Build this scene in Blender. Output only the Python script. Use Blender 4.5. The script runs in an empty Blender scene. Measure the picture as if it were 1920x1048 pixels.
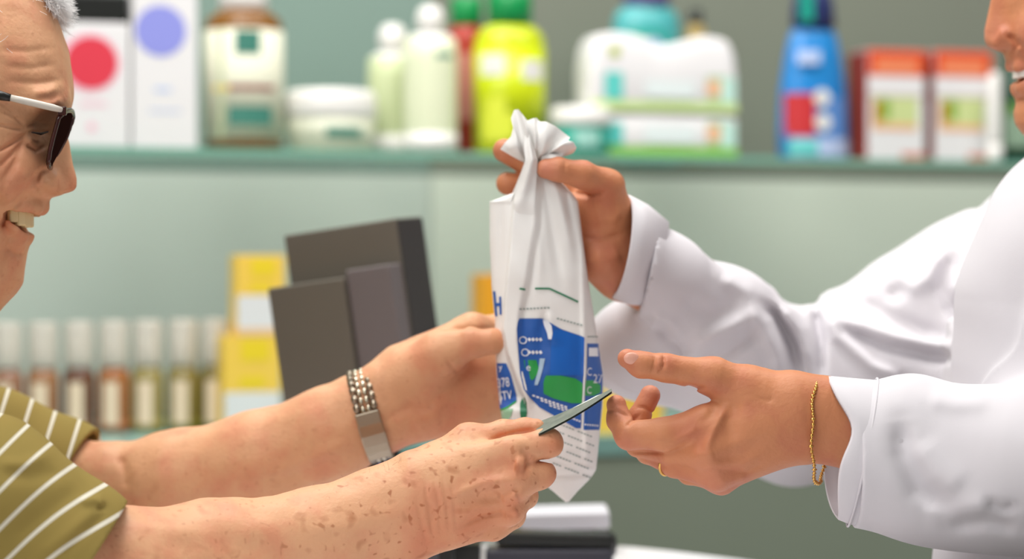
import bpy, bmesh, math, random
import numpy as np
from mathutils import Vector, Matrix

random.seed(7)
C = bpy.context.scene.collection
SC = bpy.context.scene

# ------------------------------------------------------------------ camera
LENS, CAM_H = 85.0, 1.35
K = 36.0 / LENS / 1920.0
cam_data = bpy.data.cameras.new('camera')
cam_data.lens = LENS
cam_data.sensor_width = 36.0
cam_data.clip_start = 0.05
cam_data.dof.use_dof = True
cam_data.dof.focus_distance = 1.74
cam_data.dof.aperture_fstop = 3.0
cam = bpy.data.objects.new('camera', cam_data)
cam.location = (0, 0, CAM_H)
cam.rotation_euler = (math.pi / 2, 0, 0)
C.objects.link(cam)
SC.camera = cam

# ------------------------------------------------------------------ light
SC.view_settings.view_transform = 'Standard'
SC.view_settings.look = 'None'
SC.view_settings.gamma = 1.0
SC.view_settings.use_curve_mapping = False
SC.view_settings.exposure = 0.16

world = bpy.data.worlds.new('world')
SC.world = world
world.use_nodes = True
wb = world.node_tree.nodes['Background']
wb.inputs[0].default_value = (1.0, 0.975, 0.95, 1)
wb.inputs[1].default_value = 0.22


def area(name, loc, target, sx, sy, power, col=(1, 1, 1)):
    l = bpy.data.lights.new(name, 'AREA')
    l.shape = 'RECTANGLE'
    l.size, l.size_y = sx, sy
    l.energy = power
    l.color = col
    o = bpy.data.objects.new(name, l)
    o.location = loc
    d = Vector(target) - Vector(loc)
    o.rotation_euler = d.to_track_quat('-Z', 'Y').to_euler()
    C.objects.link(o)
    return o


area('ceiling_light_over_counter', (-0.35, 1.6, 2.9), (0.0, 1.8, 1.2), 1.1, 0.8, 23, (1, 0.97, 0.93))
area('ceiling_light_over_shelves', (0.25, 2.42, 2.95), (0.40, 3.25, 1.2), 2.6, 0.5, 40, (1, 0.98, 0.95))
area('ceiling_light_over_shop_floor', (-1.5, -0.5, 2.8), (0.1, 2.2, 1.25), 1.8, 1.5, 27, (1, 0.98, 0.96))

# ------------------------------------------------------------------ helpers


def P(px, py, d):
    return np.array([(px - 960) * K * d, d, CAM_H - (py - 524) * K * d])


def lin(c):
    if isinstance(c, str):
        c = [int(c[i:i + 2], 16) / 255 for i in (0, 2, 4)]
    return tuple((v / 12.92 if v <= 0.04045 else ((v + 0.055) / 1.055) ** 2.4) for v in c)


def mat(name, col, rough=0.5, metal=0.0, spec=0.5, trans=0.0, ior=1.45, sss=0.0, bump=None, var=0.0, var_scale=20.0, alpha=1.0, coat=0.0, col2=None):
    m = bpy.data.materials.new(name)
    m.use_nodes = True
    nt = m.node_tree
    b = nt.nodes['Principled BSDF']
    c = lin(col)
    b.inputs['Base Color'].default_value = (*c, 1)
    b.inputs['Roughness'].default_value = rough
    b.inputs['Metallic'].default_value = metal
    b.inputs['Specular IOR Level'].default_value = spec
    b.inputs['Transmission Weight'].default_value = trans
    b.inputs['IOR'].default_value = ior
    b.inputs['Alpha'].default_value = alpha
    b.inputs['Coat Weight'].default_value = coat
    if sss:
        b.inputs['Subsurface Weight'].default_value = sss
        b.inputs['Subsurface Radius'].default_value = (1, 0.35, 0.2)
        b.inputs['Subsurface Scale'].default_value = 0.004
    tc = nt.nodes.new('ShaderNodeTexCoord')
    n = nt.nodes.new('ShaderNodeTexNoise')
    n.inputs['Scale'].default_value = var_scale
    n.inputs['Detail'].default_value = 3
    nt.links.new(tc.outputs['Object'], n.inputs['Vector'])
    mx = nt.nodes.new('ShaderNodeMix')
    mx.data_type = 'RGBA'
    if col2 is None:
        f = 1 - max(var, 0.03)
        c2 = tuple(v * f for v in c)
    else:
        c2 = lin(col2)
    mx.inputs[6].default_value = (*c, 1)
    mx.inputs[7].default_value = (*c2, 1)
    nt.links.new(n.outputs['Fac'], mx.inputs[0])
    nt.links.new(mx.outputs[2], b.inputs['Base Color'])
    if bump:
        sc, st, di = bump
        n2 = nt.nodes.new('ShaderNodeTexNoise')
        n2.inputs['Scale'].default_value = sc
        n2.inputs['Detail'].default_value = 4
        nt.links.new(tc.outputs['Object'], n2.inputs['Vector'])
        bp = nt.nodes.new('ShaderNodeBump')
        bp.inputs['Strength'].default_value = st
        bp.inputs['Distance'].default_value = di
        nt.links.new(n2.outputs['Fac'], bp.inputs['Height'])
        nt.links.new(bp.outputs['Normal'], b.inputs['Normal'])
    return m


def thing(name, label, cat, loc=(0, 0, 0), group=None):
    o = bpy.data.objects.new(name, None)
    o.empty_display_size = 0.05
    C.objects.link(o)
    o.location = loc
    o['label'] = label
    o['category'] = cat
    if group:
        o['group'] = group
    return o


def tag(o, label, cat, group=None):
    o['label'] = label
    o['category'] = cat
    if group:
        o['group'] = group
    return o


def root_loc(o):
    l = Vector((0, 0, 0))
    while o is not None:
        l += o.location
        o = o.parent
    return l


def mesh_obj(name, V, F, mats, parent=None, smooth=True, origin=None, mi=None, label=None):
    """V in world coordinates; local to the parent's (unrotated) place."""
    V = np.asarray(V, dtype=np.float64).reshape(-1, 3)
    base = np.array(root_loc(parent)) if parent is not None else np.zeros(3)
    org = np.zeros(3) if origin is None else np.asarray(origin, float) - base
    me = bpy.data.meshes.new(name)
    L = V - base - org
    if isinstance(F, np.ndarray) and F.ndim == 2:
        nf, k = F.shape
        me.vertices.add(len(L))
        me.vertices.foreach_set('co', L.astype(np.float32).ravel())
        me.loops.add(nf * k)
        me.loops.foreach_set('vertex_index', F.astype(np.int32).ravel())
        me.polygons.add(nf)
        me.polygons.foreach_set('loop_start', (np.arange(nf) * k).astype(np.int32))
        me.update(calc_edges=True)
        me.validate()
    else:
        me.from_pydata([tuple(v) for v in L], [], [tuple(int(i) for i in f) for f in F])
        me.update()
    if not isinstance(mats, (list, tuple)):
        mats = [mats]
    for m in mats:
        me.materials.append(m)
    if mi is not None:
        me.polygons.foreach_set('material_index', np.asarray(mi, dtype=np.int32))
    me.polygons.foreach_set('use_smooth', np.full(len(me.polygons), smooth, dtype=bool))
    o = bpy.data.objects.new(name, me)
    C.objects.link(o)
    o.location = tuple(org)
    if parent is not None:
        o.parent = parent
    if label:
        o['label'] = label
    return o


class MB:
    """collects shapes into one mesh"""

    def __init__(self):
        self.V, self.F, self.M, self.mats, self.S = [], [], [], [], []

    def slot(self, m):
        if m not in self.mats:
            self.mats.append(m)
        return self.mats.index(m)

    def add(self, V, F, m, smooth=True):
        b = len(self.V)
        s = self.slot(m)
        self.V += [tuple(v) for v in V]
        for f in F:
            self.F.append(tuple(b + i for i in f))
            self.M.append(s)
            self.S.append(smooth)
        return self

    def bm(self, bm, m, smooth=True):
        bm.verts.ensure_lookup_table()
        bm.verts.index_update()
        self.add([v.co[:] for v in bm.verts], [[v.index for v in f.verts] for f in bm.faces], m, smooth)
        bm.free()
        return self

    def box(self, c, size, m, bev=0.0, rot=None, seg=2):
        bm = bmesh.new()
        bmesh.ops.create_cube(bm, size=1)
        bmesh.ops.scale(bm, vec=size, verts=bm.verts)
        if bev > 0:
            bmesh.ops.bevel(bm, geom=bm.edges[:], offset=bev, segments=seg, profile=0.6, affect='EDGES')
        if rot is not None:
            bmesh.ops.transform(bm, matrix=rot.to_4x4() if len(rot) == 3 else rot, verts=bm.verts)
        bmesh.ops.translate(bm, vec=c, verts=bm.verts)
        return self.bm(bm, m, smooth=False)

    def lathe(self, c, prof, m, n=32, sx=1.0, sy=1.0, rot=0.0):
        V, F = [], []
        for r, z in prof:
            for i in range(n):
                a = 2 * math.pi * i / n
                x, y = r * sx * math.cos(a), r * sy * math.sin(a)
                V.append((c[0] + x * math.cos(rot) - y * math.sin(rot), c[1] + x * math.sin(rot) + y * math.cos(rot), c[2] + z))
        for j in range(len(prof) - 1):
            for i in range(n):
                F.append((j * n + i, j * n + (i + 1) % n, (j + 1) * n + (i + 1) % n, (j + 1) * n + i))
        F.append(tuple(range(n))[::-1])
        F.append(tuple((len(prof) - 1) * n + i for i in range(n)))
        return self.add(V, F, m, True)

    def tube(self, pts, r, m, n=8, closed=False):
        pts = [Vector(p) for p in pts]
        rs = r if isinstance(r, (list, tuple)) else [r] * len(pts)
        V, F = [], []
        N = len(pts)
        prev = None
        for i, p in enumerate(pts):
            a = pts[(i - 1) % N] if (closed or i > 0) else p
            b = pts[(i + 1) % N] if (closed or i < N - 1) else p
            t = (b - a).normalized()
            if prev is None:
                u = t.orthogonal().normalized()
            else:
                u = (prev - t * prev.dot(t)).normalized()
            prev = u
            w = t.cross(u)
            for k in range(n):
                an = 2 * math.pi * k / n
                V.append(p + (u * math.cos(an) + w * math.sin(an)) * rs[i])
        for i in range(N if closed else N - 1):
            j = (i + 1) % N
            for k in range(n):
                F.append((i * n + k, i * n + (k + 1) % n, j * n + (k + 1) % n, j * n + k))
        if not closed:
            F.append(tuple(range(n))[::-1])
            F.append(tuple((N - 1) * n + k for k in range(n)))
        return self.add(V, F, m, True)

    def build(self, name, parent=None, label=None, origin=None, xf=None):
        V = self.V
        if xf is not None:
            V = [tuple(xf @ Vector(v)) for v in V]
        o = mesh_obj(name, V, self.F, self.mats, parent, True, origin, self.M, label)
        o.data.polygons.foreach_set('use_smooth', np.asarray(self.S, dtype=bool))
        return o


# ------------------------------------------------------------------ implicit surfaces (smoothly blended tapered limbs)


def smin(a, b, k):
    h = np.clip(0.5 + 0.5 * (b - a) / k, 0, 1)
    return b + (a - b) * h - k * h * (1 - h)


class Cone:
    """rounded cone between two spheres, optionally flattened along n"""

    def __init__(s, a, b, ra, rb, k=0.006, n=None, sq=1.0):
        s.a, s.b, s.ra, s.rb, s.k = np.asarray(a, float), np.asarray(b, float), ra, rb, k
        s.n = None if n is None or abs(sq - 1) < 1e-6 else np.asarray(n, float) / np.linalg.norm(n)
        s.g = 1 / sq - 1
        s.ba = s.st((s.b - s.a)[None])[0]
        s.l2 = max(float(s.ba @ s.ba), 1e-10)
        s.rr = float(np.clip(ra - rb, -0.97 * math.sqrt(s.l2), 0.97 * math.sqrt(s.l2)))
        s.box = (np.minimum(s.a - ra, s.b - rb), np.maximum(s.a + ra, s.b + rb))

    def st(s, v):
        return v if s.n is None else v + s.g * (v @ s.n)[:, None] * s.n

    def __call__(s, X):
        pa = s.st(X - s.a)
        L = math.sqrt(s.l2)
        y = pa @ s.ba / L
        x = np.sqrt(np.maximum(np.einsum('ij,ij->i', pa, pa) - y * y, 0))
        si = s.rr / L
        co = math.sqrt(1 - si * si)
        t = np.clip((y + x * si / co) / L, 0, 1)
        return np.sqrt(x * x + (y - t * L) ** 2) - (s.ra - s.rr * t)


class Ell:
    def __init__(s, c, r, k=0.006, R=None):
        s.c, s.r, s.k = np.asarray(c, float), np.asarray(r, float), k
        s.R = None if R is None else np.asarray(R, float)
        m = s.r.max()
        s.box = (s.c - m, s.c + m)

    def __call__(s, X):
        q = X - s.c
        if s.R is not None:
            q = q @ s.R
        u = q / s.r
        l = np.sqrt(np.einsum('ij,ij->i', u, u)) + 1e-9
        w = u / s.r
        g = np.sqrt(np.einsum('ij,ij->i', w, w)) + 1e-9
        return l * (l - 1) / g


def chain(nodes, d0, k=0.006, n=None, sq=None):
    """nodes: (px, py, depth offset in mm, radius in px[, squash])"""
    out = []
    q = []
    for nd in nodes:
        d = d0 + nd[2] / 1000
        q.append((P(nd[0], nd[1], d), nd[3] * K * d, nd[4] if len(nd) > 4 else 1.0))
    for (a, ra, sa), (b, rb, sb) in zip(q[:-1], q[1:]):
        s = (sa + sb) / 2
        out.append(Cone(a, b, ra, rb, k, (0, 1, 0) if s != 1 else None, s))
    return out


class Fold:
    """a ridge (amp > 0) or furrow (amp < 0) along a line laid over the surface; amp, width in px; side 1: only the half nearer than ylim"""

    def __init__(s, pts, amp, w, ylo=0.0, yhi=9.0, prof=None):
        s.p = np.asarray(pts, float)
        s.amp, s.w, s.ylo, s.yhi = amp, w, ylo, yhi

    def ev(s, X, px):
        best = np.full(len(X), 1e9)
        tt = np.zeros(len(X))
        nseg = len(s.p) - 1
        for i in range(nseg):
            a, b = s.p[i], s.p[i + 1]
            ba = b - a
            pa = px - a
            t = np.clip(pa @ ba / (ba @ ba), 0, 1)
            o = pa - t[:, None] * ba
            d2 = np.einsum('ij,ij->i', o, o)
            m = d2 < best
            best = np.where(m, d2, best)
            tt = np.where(m, (i + t) / nseg, tt)
        tap = np.clip(np.minimum(tt, 1 - tt) * 4 + 0.25, 0, 1)
        mask = np.clip((s.yhi - X[:, 1]) / 0.006, 0, 1) * np.clip((X[:, 1] - s.ylo) / 0.006, 0, 1)
        return s.amp * K * X[:, 1] * np.exp(-best / (s.w * s.w)) * tap * mask


class Part:
    def __init__(s, prims, attach=0.008, cuts=(), subs=()):
        s.prims, s.attach, s.cuts, s.subs = prims, attach, list(cuts), list(subs)


class Shape:
    def __init__(s, parts, kf=0.0015, folds=(), noise=None, lip=1.3, subs=()):
        s.parts, s.kf, s.folds, s.noise, s.lip, s.subs = parts, kf, list(folds), noise, lip, list(subs)

    def part(s, p, X, sel, disp):
        d = None
        for q in p.prims:
            if sel is not None and id(q) not in sel:
                continue
            e = q(X)
            d = e if d is None else smin(d, e, q.k)
        if d is None:
            return None
        d = d - disp
        d0 = d
        for (pt, n, hollow, th) in p.cuts:
            pl = (X - pt) @ n
            d = np.maximum(d, pl)
            if hollow:
                cav = np.maximum(d0 + th, -(pl + hollow))
                d = np.maximum(d, -cav)
        return d

    def __call__(s, X, sel=None, folds=None):
        disp = np.zeros(len(X))
        F = s.folds if folds is None else folds
        if F:
            px = np.empty((len(X), 2))
            px[:, 0] = 960 + X[:, 0] / (K * X[:, 1])
            px[:, 1] = 524 - (X[:, 2] - CAM_H) / (K * X[:, 1])
            for f in F:
                disp += f.ev(X, px)
        if s.noise is not None:
            disp += s.noise(X)
        base = s.part(s.parts[0], X, sel, disp)
        tot = base
        for p in s.parts[1:]:
            e = s.part(p, X, sel, disp)
            if e is None:
                continue
            if base is not None:
                e = smin(base, e, p.attach)
            if tot is None:
                tot = e
            elif base is None:
                tot = smin(tot, e, s.kf)
            else:       # limbs soften into one another only where they stand clear of the body
                tot = smin(tot, e, s.kf * np.clip((base - e) / 0.001, 0, 1) + 1e-7)
        if tot is None:
            return np.full(len(X), 1.0)
        for q in s.subs:
            if sel is not None and id(q) not in sel:
                continue
            tot = -smin(-tot, q(X), q.k)
        return tot

    def bounds(s):
        lo, hi = np.full(3, 1e9), np.full(3, -1e9)
        for p in s.parts:
            for q in p.prims:
                lo = np.minimum(lo, q.box[0])
                hi = np.maximum(hi, q.box[1])
        return lo - 0.012, hi + 0.012


OFF = np.array([[i, j, k] for i in (0, 1) for j in (0, 1) for k in (0, 1)])
EDG = [(a, b) for a in range(8) for b in range(a + 1, 8) if np.abs(OFF[a] - OFF[b]).sum() == 1]


def polygonise(shape, h, B=16):
    lo, hi = shape.bounds()
    nb = np.ceil((hi - lo) / (B * h)).astype(int) + 1
    gi = np.stack(np.meshgrid(*[np.arange(n) for n in nb], indexing='ij'), -1).reshape(-1, 3)
    cen = lo + (gi + 0.5) * B * h
    R = B * h * 0.87
    val = np.concatenate([shape(c) for c in np.array_split(cen, max(1, len(cen) // 60000))])
    act = np.abs(val) < R * shape.lip + 0.004
    gi, cen = gi[act], cen[act]
    allq = [q for p in shape.parts for q in p.prims] + shape.subs
    E = np.stack([q(cen) for q in allq])
    ids = [id(q) for q in allq]
    kmax = np.array([[max([q.k] + [p.attach for p in shape.parts[1:]])] for q in allq])
    kmax[:] = np.maximum(kmax, 0.0)
    own = [max(q.k for q in p.prims) for p in shape.parts for _ in p.prims] + [0.012] * len(shape.subs)
    kmax[:, 0] = np.maximum(kmax[:, 0], own)
    cpx = np.stack([960 + cen[:, 0] / (K * cen[:, 1]), 524 - (cen[:, 2] - CAM_H) / (K * cen[:, 1])], -1)
    dim = nb * B + 4
    lc = np.stack(np.meshgrid(*[np.arange(B + 1)] * 3, indexing='ij'), -1).reshape(-1, 3)
    keys, verts, quads = [], [], []
    done = {}
    sl = {-1: 0, 0: slice(None), 1: B}
    NBR = [(a, b, c) for a in (-1, 0, 1) for b in (-1, 0, 1) for c in (-1, 0, 1) if (a, b, c) != (0, 0, 0)]
    FACE = {d: tuple(sl[x] for x in d) for d in NBR}

    def gkey(c):
        return (c[..., 0] * dim[1] + c[..., 1]) * dim[2] + c[..., 2]
    for bi in range(len(gi)):
        near = E[:, bi] < R * 2.0 + kmax[:, 0]
        if not near.any():
            continue
        sel = {ids[i] for i in np.nonzero(near)[0]}
        fl = []
        if shape.folds:
            rp = R / (K * cen[bi, 1])
            for f in shape.folds:
                mn, mx = f.p.min(0) - 3 * f.w - rp, f.p.max(0) + 3 * f.w + rp
                if (cpx[bi] > mn).all() and (cpx[bi] < mx).all():
                    fl.append(f)
        o = lo + gi[bi] * B * h
        F = shape(o + lc * h, sel, fl).reshape(B + 1, B + 1, B + 1)
        me_ = tuple(gi[bi])
        for dn in NBR:
            G = done.get((me_[0] + dn[0], me_[1] + dn[1], me_[2] + dn[2]))
            if G is not None:
                F[FACE[dn]] = G[FACE[(-dn[0], -dn[1], -dn[2])]]
        done[me_] = F
        S = F < 0
        if S.all() or not S.any():
            continue
        cs = [S[a:a + B, b:b + B, c:c + B] for a, b, c in OFF]
        cnt = sum(x.astype(np.int8) for x in cs)
        cells = np.argwhere((cnt > 0) & (cnt < 8))
        if len(cells):
            fv = np.stack([F[cells[:, 0] + a, cells[:, 1] + b, cells[:, 2] + c] for a, b, c in OFF], 1)
            acc = np.zeros((len(cells), 3))
            n = np.zeros(len(cells))
            for a, b in EDG:
                fa, fb = fv[:, a], fv[:, b]
                m = (fa < 0) != (fb < 0)
                t = np.where(m, fa / np.where(m, fa - fb, 1), 0)
                acc += m[:, None] * (OFF[a] + t[:, None] * (OFF[b] - OFF[a]))
                n += m
            v = o + (cells + acc / n[:, None]) * h
            for it in range(2):
                f0 = shape(v, sel, fl)
                e = h * 0.3
                g = np.stack([(shape(v + e * ax, sel, fl) - shape(v - e * ax, sel, fl)) / (2 * e) for ax in np.eye(3)], 1)
                st = g * (f0 / (np.einsum('ij,ij->i', g, g) + 1e-4))[:, None]
                ln = np.linalg.norm(st, axis=1)
                st *= np.minimum(1, 0.6 * h / (ln + 1e-12))[:, None]
                v = v - st
            verts.append(v)
            keys.append(gkey(gi[bi] * B + cells))
        for ax in range(3):
            sl0 = [slice(0, B)] * 3
            sl1 = [slice(0, B)] * 3
            sl1[ax] = slice(1, B + 1)
            A, Bb = S[tuple(sl0)], S[tuple(sl1)]
            ed = np.argwhere(A != Bb)
            if not len(ed):
                continue
            inside = A[ed[:, 0], ed[:, 1], ed[:, 2]]
            u, w = (ax + 1) % 3, (ax + 2) % 3
            g = gi[bi] * B + ed
            q = []
            for du, dw in ((-1, -1), (0, -1), (0, 0), (-1, 0)):
                c = g.copy()
                c[:, u] += du
                c[:, w] += dw
                q.append(gkey(c))
            q = np.stack(q, 1)
            q[~inside] = q[~inside][:, ::-1]
            quads.append(q)
    keys = np.concatenate(keys)
    verts = np.concatenate(verts)
    quads = np.concatenate(quads)
    od = np.argsort(keys)
    ks = keys[od]
    ix = np.searchsorted(ks, quads)
    ix = np.clip(ix, 0, len(ks) - 1)
    ok = (ks[ix] == quads).all(1)
    return verts, od[ix[ok]]


def waves(seed, scale, amp, n=7, mask=None):
    r = np.random.RandomState(seed)
    D = r.normal(size=(n, 3))
    D /= np.linalg.norm(D, axis=1)[:, None]
    fr = 2 * np.pi / scale * r.uniform(0.6, 1.7, n)
    ph = r.uniform(0, 6.28, n)

    def f(X):
        s = 0
        for i in range(n):
            s = s + np.sin(X @ D[i] * fr[i] + ph[i] + 1.1 * np.sin(X @ D[(i + 1) % n] * fr[i] * 0.6))
        s = s * amp / n * 1.6
        return s if mask is None else s * mask(X)
    return f
# ------------------------------------------------------------------ people


def skin(name, c1, c2, red, spots=0.0, spot_col='8a5a3c', blush_and_shade='c0603f'):
    m = mat(name, c1, 0.5, spec=0.35, sss=0.07, col2=c2, var_scale=14)
    nt = m.node_tree
    b = nt.nodes['Principled BSDF']
    base = b.inputs['Base Color'].links[0].from_socket
    tc = nt.nodes.new('ShaderNodeTexCoord')

    def noise(scale, detail=3):
        n = nt.nodes.new('ShaderNodeTexNoise')
        n.inputs['Scale'].default_value = scale
        n.inputs['Detail'].default_value = detail
        nt.links.new(tc.outputs['Object'], n.inputs['Vector'])
        return n.outputs['Fac']

    def ramp(s, a, bb, mx=1.0):
        r = nt.nodes.new('ShaderNodeMapRange')
        r.inputs['From Min'].default_value = a
        r.inputs['From Max'].default_value = bb
        r.inputs['To Max'].default_value = mx
        nt.links.new(s, r.inputs['Value'])
        return r.outputs['Result']

    def mix(f, a, col):
        x = nt.nodes.new('ShaderNodeMix')
        x.data_type = 'RGBA'
        nt.links.new(f, x.inputs[0])
        nt.links.new(a, x.inputs[6])
        x.inputs[7].default_value = (*lin(col), 1)
        return x.outputs[2]
    s = mix(ramp(noise(38), 0.46, 0.68, 0.7), base, red)
    if spots:
        at = nt.nodes.new('ShaderNodeAttribute')
        at.attribute_name = 'spots'

        def masked(f):
            x = nt.nodes.new('ShaderNodeMath')
            x.operation = 'MULTIPLY'
            nt.links.new(f, x.inputs[0])
            nt.links.new(at.outputs['Fac'], x.inputs[1])
            return x.outputs[0]
        s = mix(masked(ramp(noise(230, 0), 0.70, 0.82, spots)), s, spot_col)
        s = mix(masked(ramp(noise(95, 0.6), 0.62, 0.84, spots)), s, spot_col)
    bl = nt.nodes.new('ShaderNodeAttribute')
    bl.attribute_name = 'blush_and_shade'
    s = mix(bl.outputs['Fac'], s, blush_and_shade)
    nt.links.new(s, b.inputs['Base Color'])
    bp = nt.nodes.new('ShaderNodeBump')
    bp.inputs['Strength'].default_value = 0.35
    bp.inputs['Distance'].default_value = 0.0011
    nt.links.new(noise(330, 5), bp.inputs['Height'])
    nt.links.new(bp.outputs['Normal'], b.inputs['Normal'])
    return m


SK_OLD = skin('skin_of_older_man', 'dcaa82', 'd49c76', 'd28c6c', 0.75, '9c5a34')
SK_YNG = skin('skin_of_young_man', 'cc8a62', 'c47f58', 'ba6e52', 0.0, blush_and_shade='cc8070')
NAIL = mat('fingernail', 'e0a48e', 0.3, spec=0.5)
TOOTH_OLD = mat('tooth_ivory', 'e2cf9c', 0.25, spec=0.6)
TOOTH = mat('tooth_white', 'f2ece2', 0.25, spec=0.6)
HAIR_W = mat('white_hair', 'ffffff', 0.5, spec=0.4)
HAIR_D = mat('dark_hair', '3a2a22', 0.5)


class HeadSlices:
    """face built from a profile line: every level is half an oval behind the profile, the nose standing out of it"""

    def __init__(s, tab, dm, sgn, cx, back, k=0.008, nose_w=13.0, chin=None):
        t = np.asarray(tab, float)
        s.sgn, s.dm, s.k = sgn, dm, k
        z = CAM_H - (t[:, 0] - 524) * K * dm
        o = np.argsort(z)
        s.z = z[o]
        wx = lambda v: sgn * (v - 960) * K * dm
        s.full = wx(t[:, 1])[o]
        s.base = wx(t[:, 2])[o]
        s.hw = (t[:, 3] / 1000)[o]
        s.nw = (t[:, 4] / 1000)[o]
        s.c = wx(cx)
        s.back = wx(back)
        s.chin = chin
        a = np.array([min(s.c, s.back) * sgn, dm - 0.09, s.z[0] - 0.01])
        b = np.array([s.full.max() * sgn, dm + 0.09, s.z[-1]])
        s.box = (np.minimum(a, b) - 0.02, np.maximum(a, b) + 0.02)
        # smooth tables
        s.zz = np.linspace(s.z[0], s.z[-1], 900)
        ker = np.exp(-0.5 * (np.arange(-14, 15) / 4.5) ** 2)
        ker /= ker.sum()

        def sm(v):
            q = np.interp(s.zz, s.z, v)
            return np.convolve(np.pad(q, 14, mode='edge'), ker, 'valid')
        s.Tb, s.Tn, s.Th, s.Tw = sm(s.base), sm(s.full - s.base), sm(s.hw), sm(s.nw)

    def __call__(s, X):
        z = X[:, 2]
        it = lambda T: np.interp(z, s.zz, T)
        y = X[:, 1] - s.dm
        nz = it(s.Tn)
        x = s.sgn * X[:, 0] - nz / (1 + (np.abs(y) / it(s.Tw)) ** 3.2)
        f = it(s.Tb)
        a = np.where(x > s.c, np.maximum(f - s.c, 0.02), s.c - s.back)
        hw = it(s.Th)
        u, v = (x - s.c) / a, y / hw
        r = (np.abs(u) ** 2.2 + np.abs(v) ** 2.2) ** (1 / 2.2) + 1e-6
        g = np.sqrt((u / a) ** 2 + (v / hw) ** 2) / r + 1e-6
        d = np.clip((r - 1) / g, -0.1, 0.3)
        d = np.maximum(d, z - s.z[-1])
        if s.chin is not None:
            pt, n = s.chin
            d = -smin(-d, -((X - pt) @ n), 0.012)
        return d


def tooth(mb, c, w, h, t, rot, m):
    mb.box(c, (w, t, h), m, bev=min(w, t, h) * 0.42, rot=Matrix.Rotation(rot, 3, 'Z'), seg=3)


def strand(mb_v, mb_f, p, d, ln, curl, r, rng, n=6):
    p = np.array(p, float)
    d = d / np.linalg.norm(d)
    base = len(mb_v)
    ax = rng.normal(size=3)
    ax /= np.linalg.norm(ax)
    for i in range(n):
        u = np.cross(d, (0.3, 0.9, 0.2))
        u /= np.linalg.norm(u) + 1e-9
        w = np.cross(d, u)
        rr = r * (1 - 0.7 * i / (n - 1))
        for k in range(3):
            an = 2.094 * k
            mb_v.append(p + (u * math.cos(an) + w * math.sin(an)) * rr)
        p = p + d * ln / n
        d = d + np.cross(ax, d) * curl + rng.normal(size=3) * 0.06
        d /= np.linalg.norm(d)
    for i in range(n - 1):
        for k in range(3):
            a = base + i * 3
            mb_f.append((a + k, a + (k + 1) % 3, a + 3 + (k + 1) % 3, a + 3 + k))


def low_shape(name, prims, m, parent, h=0.008, **kw):
    V, F = polygonise(Shape([Part(prims)], **kw), h)
    return mesh_obj(name, V, F, m, parent)


# ================================================================== the older customer
OD = 1.80          # depth of the face
man = thing('person', 'older man in a striped olive polo shirt smiling and holding out a folded banknote', 'person', (-0.58, OD, 0.0))

# (py, full profile x, profile without the nose, half width mm, nose half width mm)
face_tab = [
    (-20, 86, 86, 46, 12), (20, 96, 96, 56, 12), (52, 106, 106, 61, 12), (103, 117, 117, 67, 12), (150, 121, 121, 70, 13), (178, 123, 122, 71, 14),
    (195, 122, 119, 71, 14), (217, 114, 106, 71, 11), (245, 119, 100, 70, 10), (269, 129, 97, 70, 10), (309, 137, 94, 69, 12),
    (335, 143, 90, 68, 14), (350, 143, 84, 67, 15), (358, 138, 80, 67, 15), (364, 120, 74, 66, 15), (369, 93, 66, 66, 20), (384, 88, 60, 65, 24),
    (395, 84, 57, 64, 25), (407, 69, 42, 63, 25), (420, 57, 31, 62, 25), (435, 55, 30, 60, 25), (452, 55, 32, 58, 25), (475, 46, 26, 55, 25),
    (504, 42, 24, 51, 24), (530, 40, 23, 47, 23), (553, 28, 14, 42, 23), (572, 10, 0, 38, 22), (600, -20, -26, 34, 20)]
chin_pt = P(20, 560, OD)
HS = HeadSlices(face_tab, OD, 1, -80, -290, chin=(chin_pt, np.array([0.30, 0, -0.954])))


def Q(px, py, lat):
    return P(px, py, OD + lat / 1000)


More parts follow.
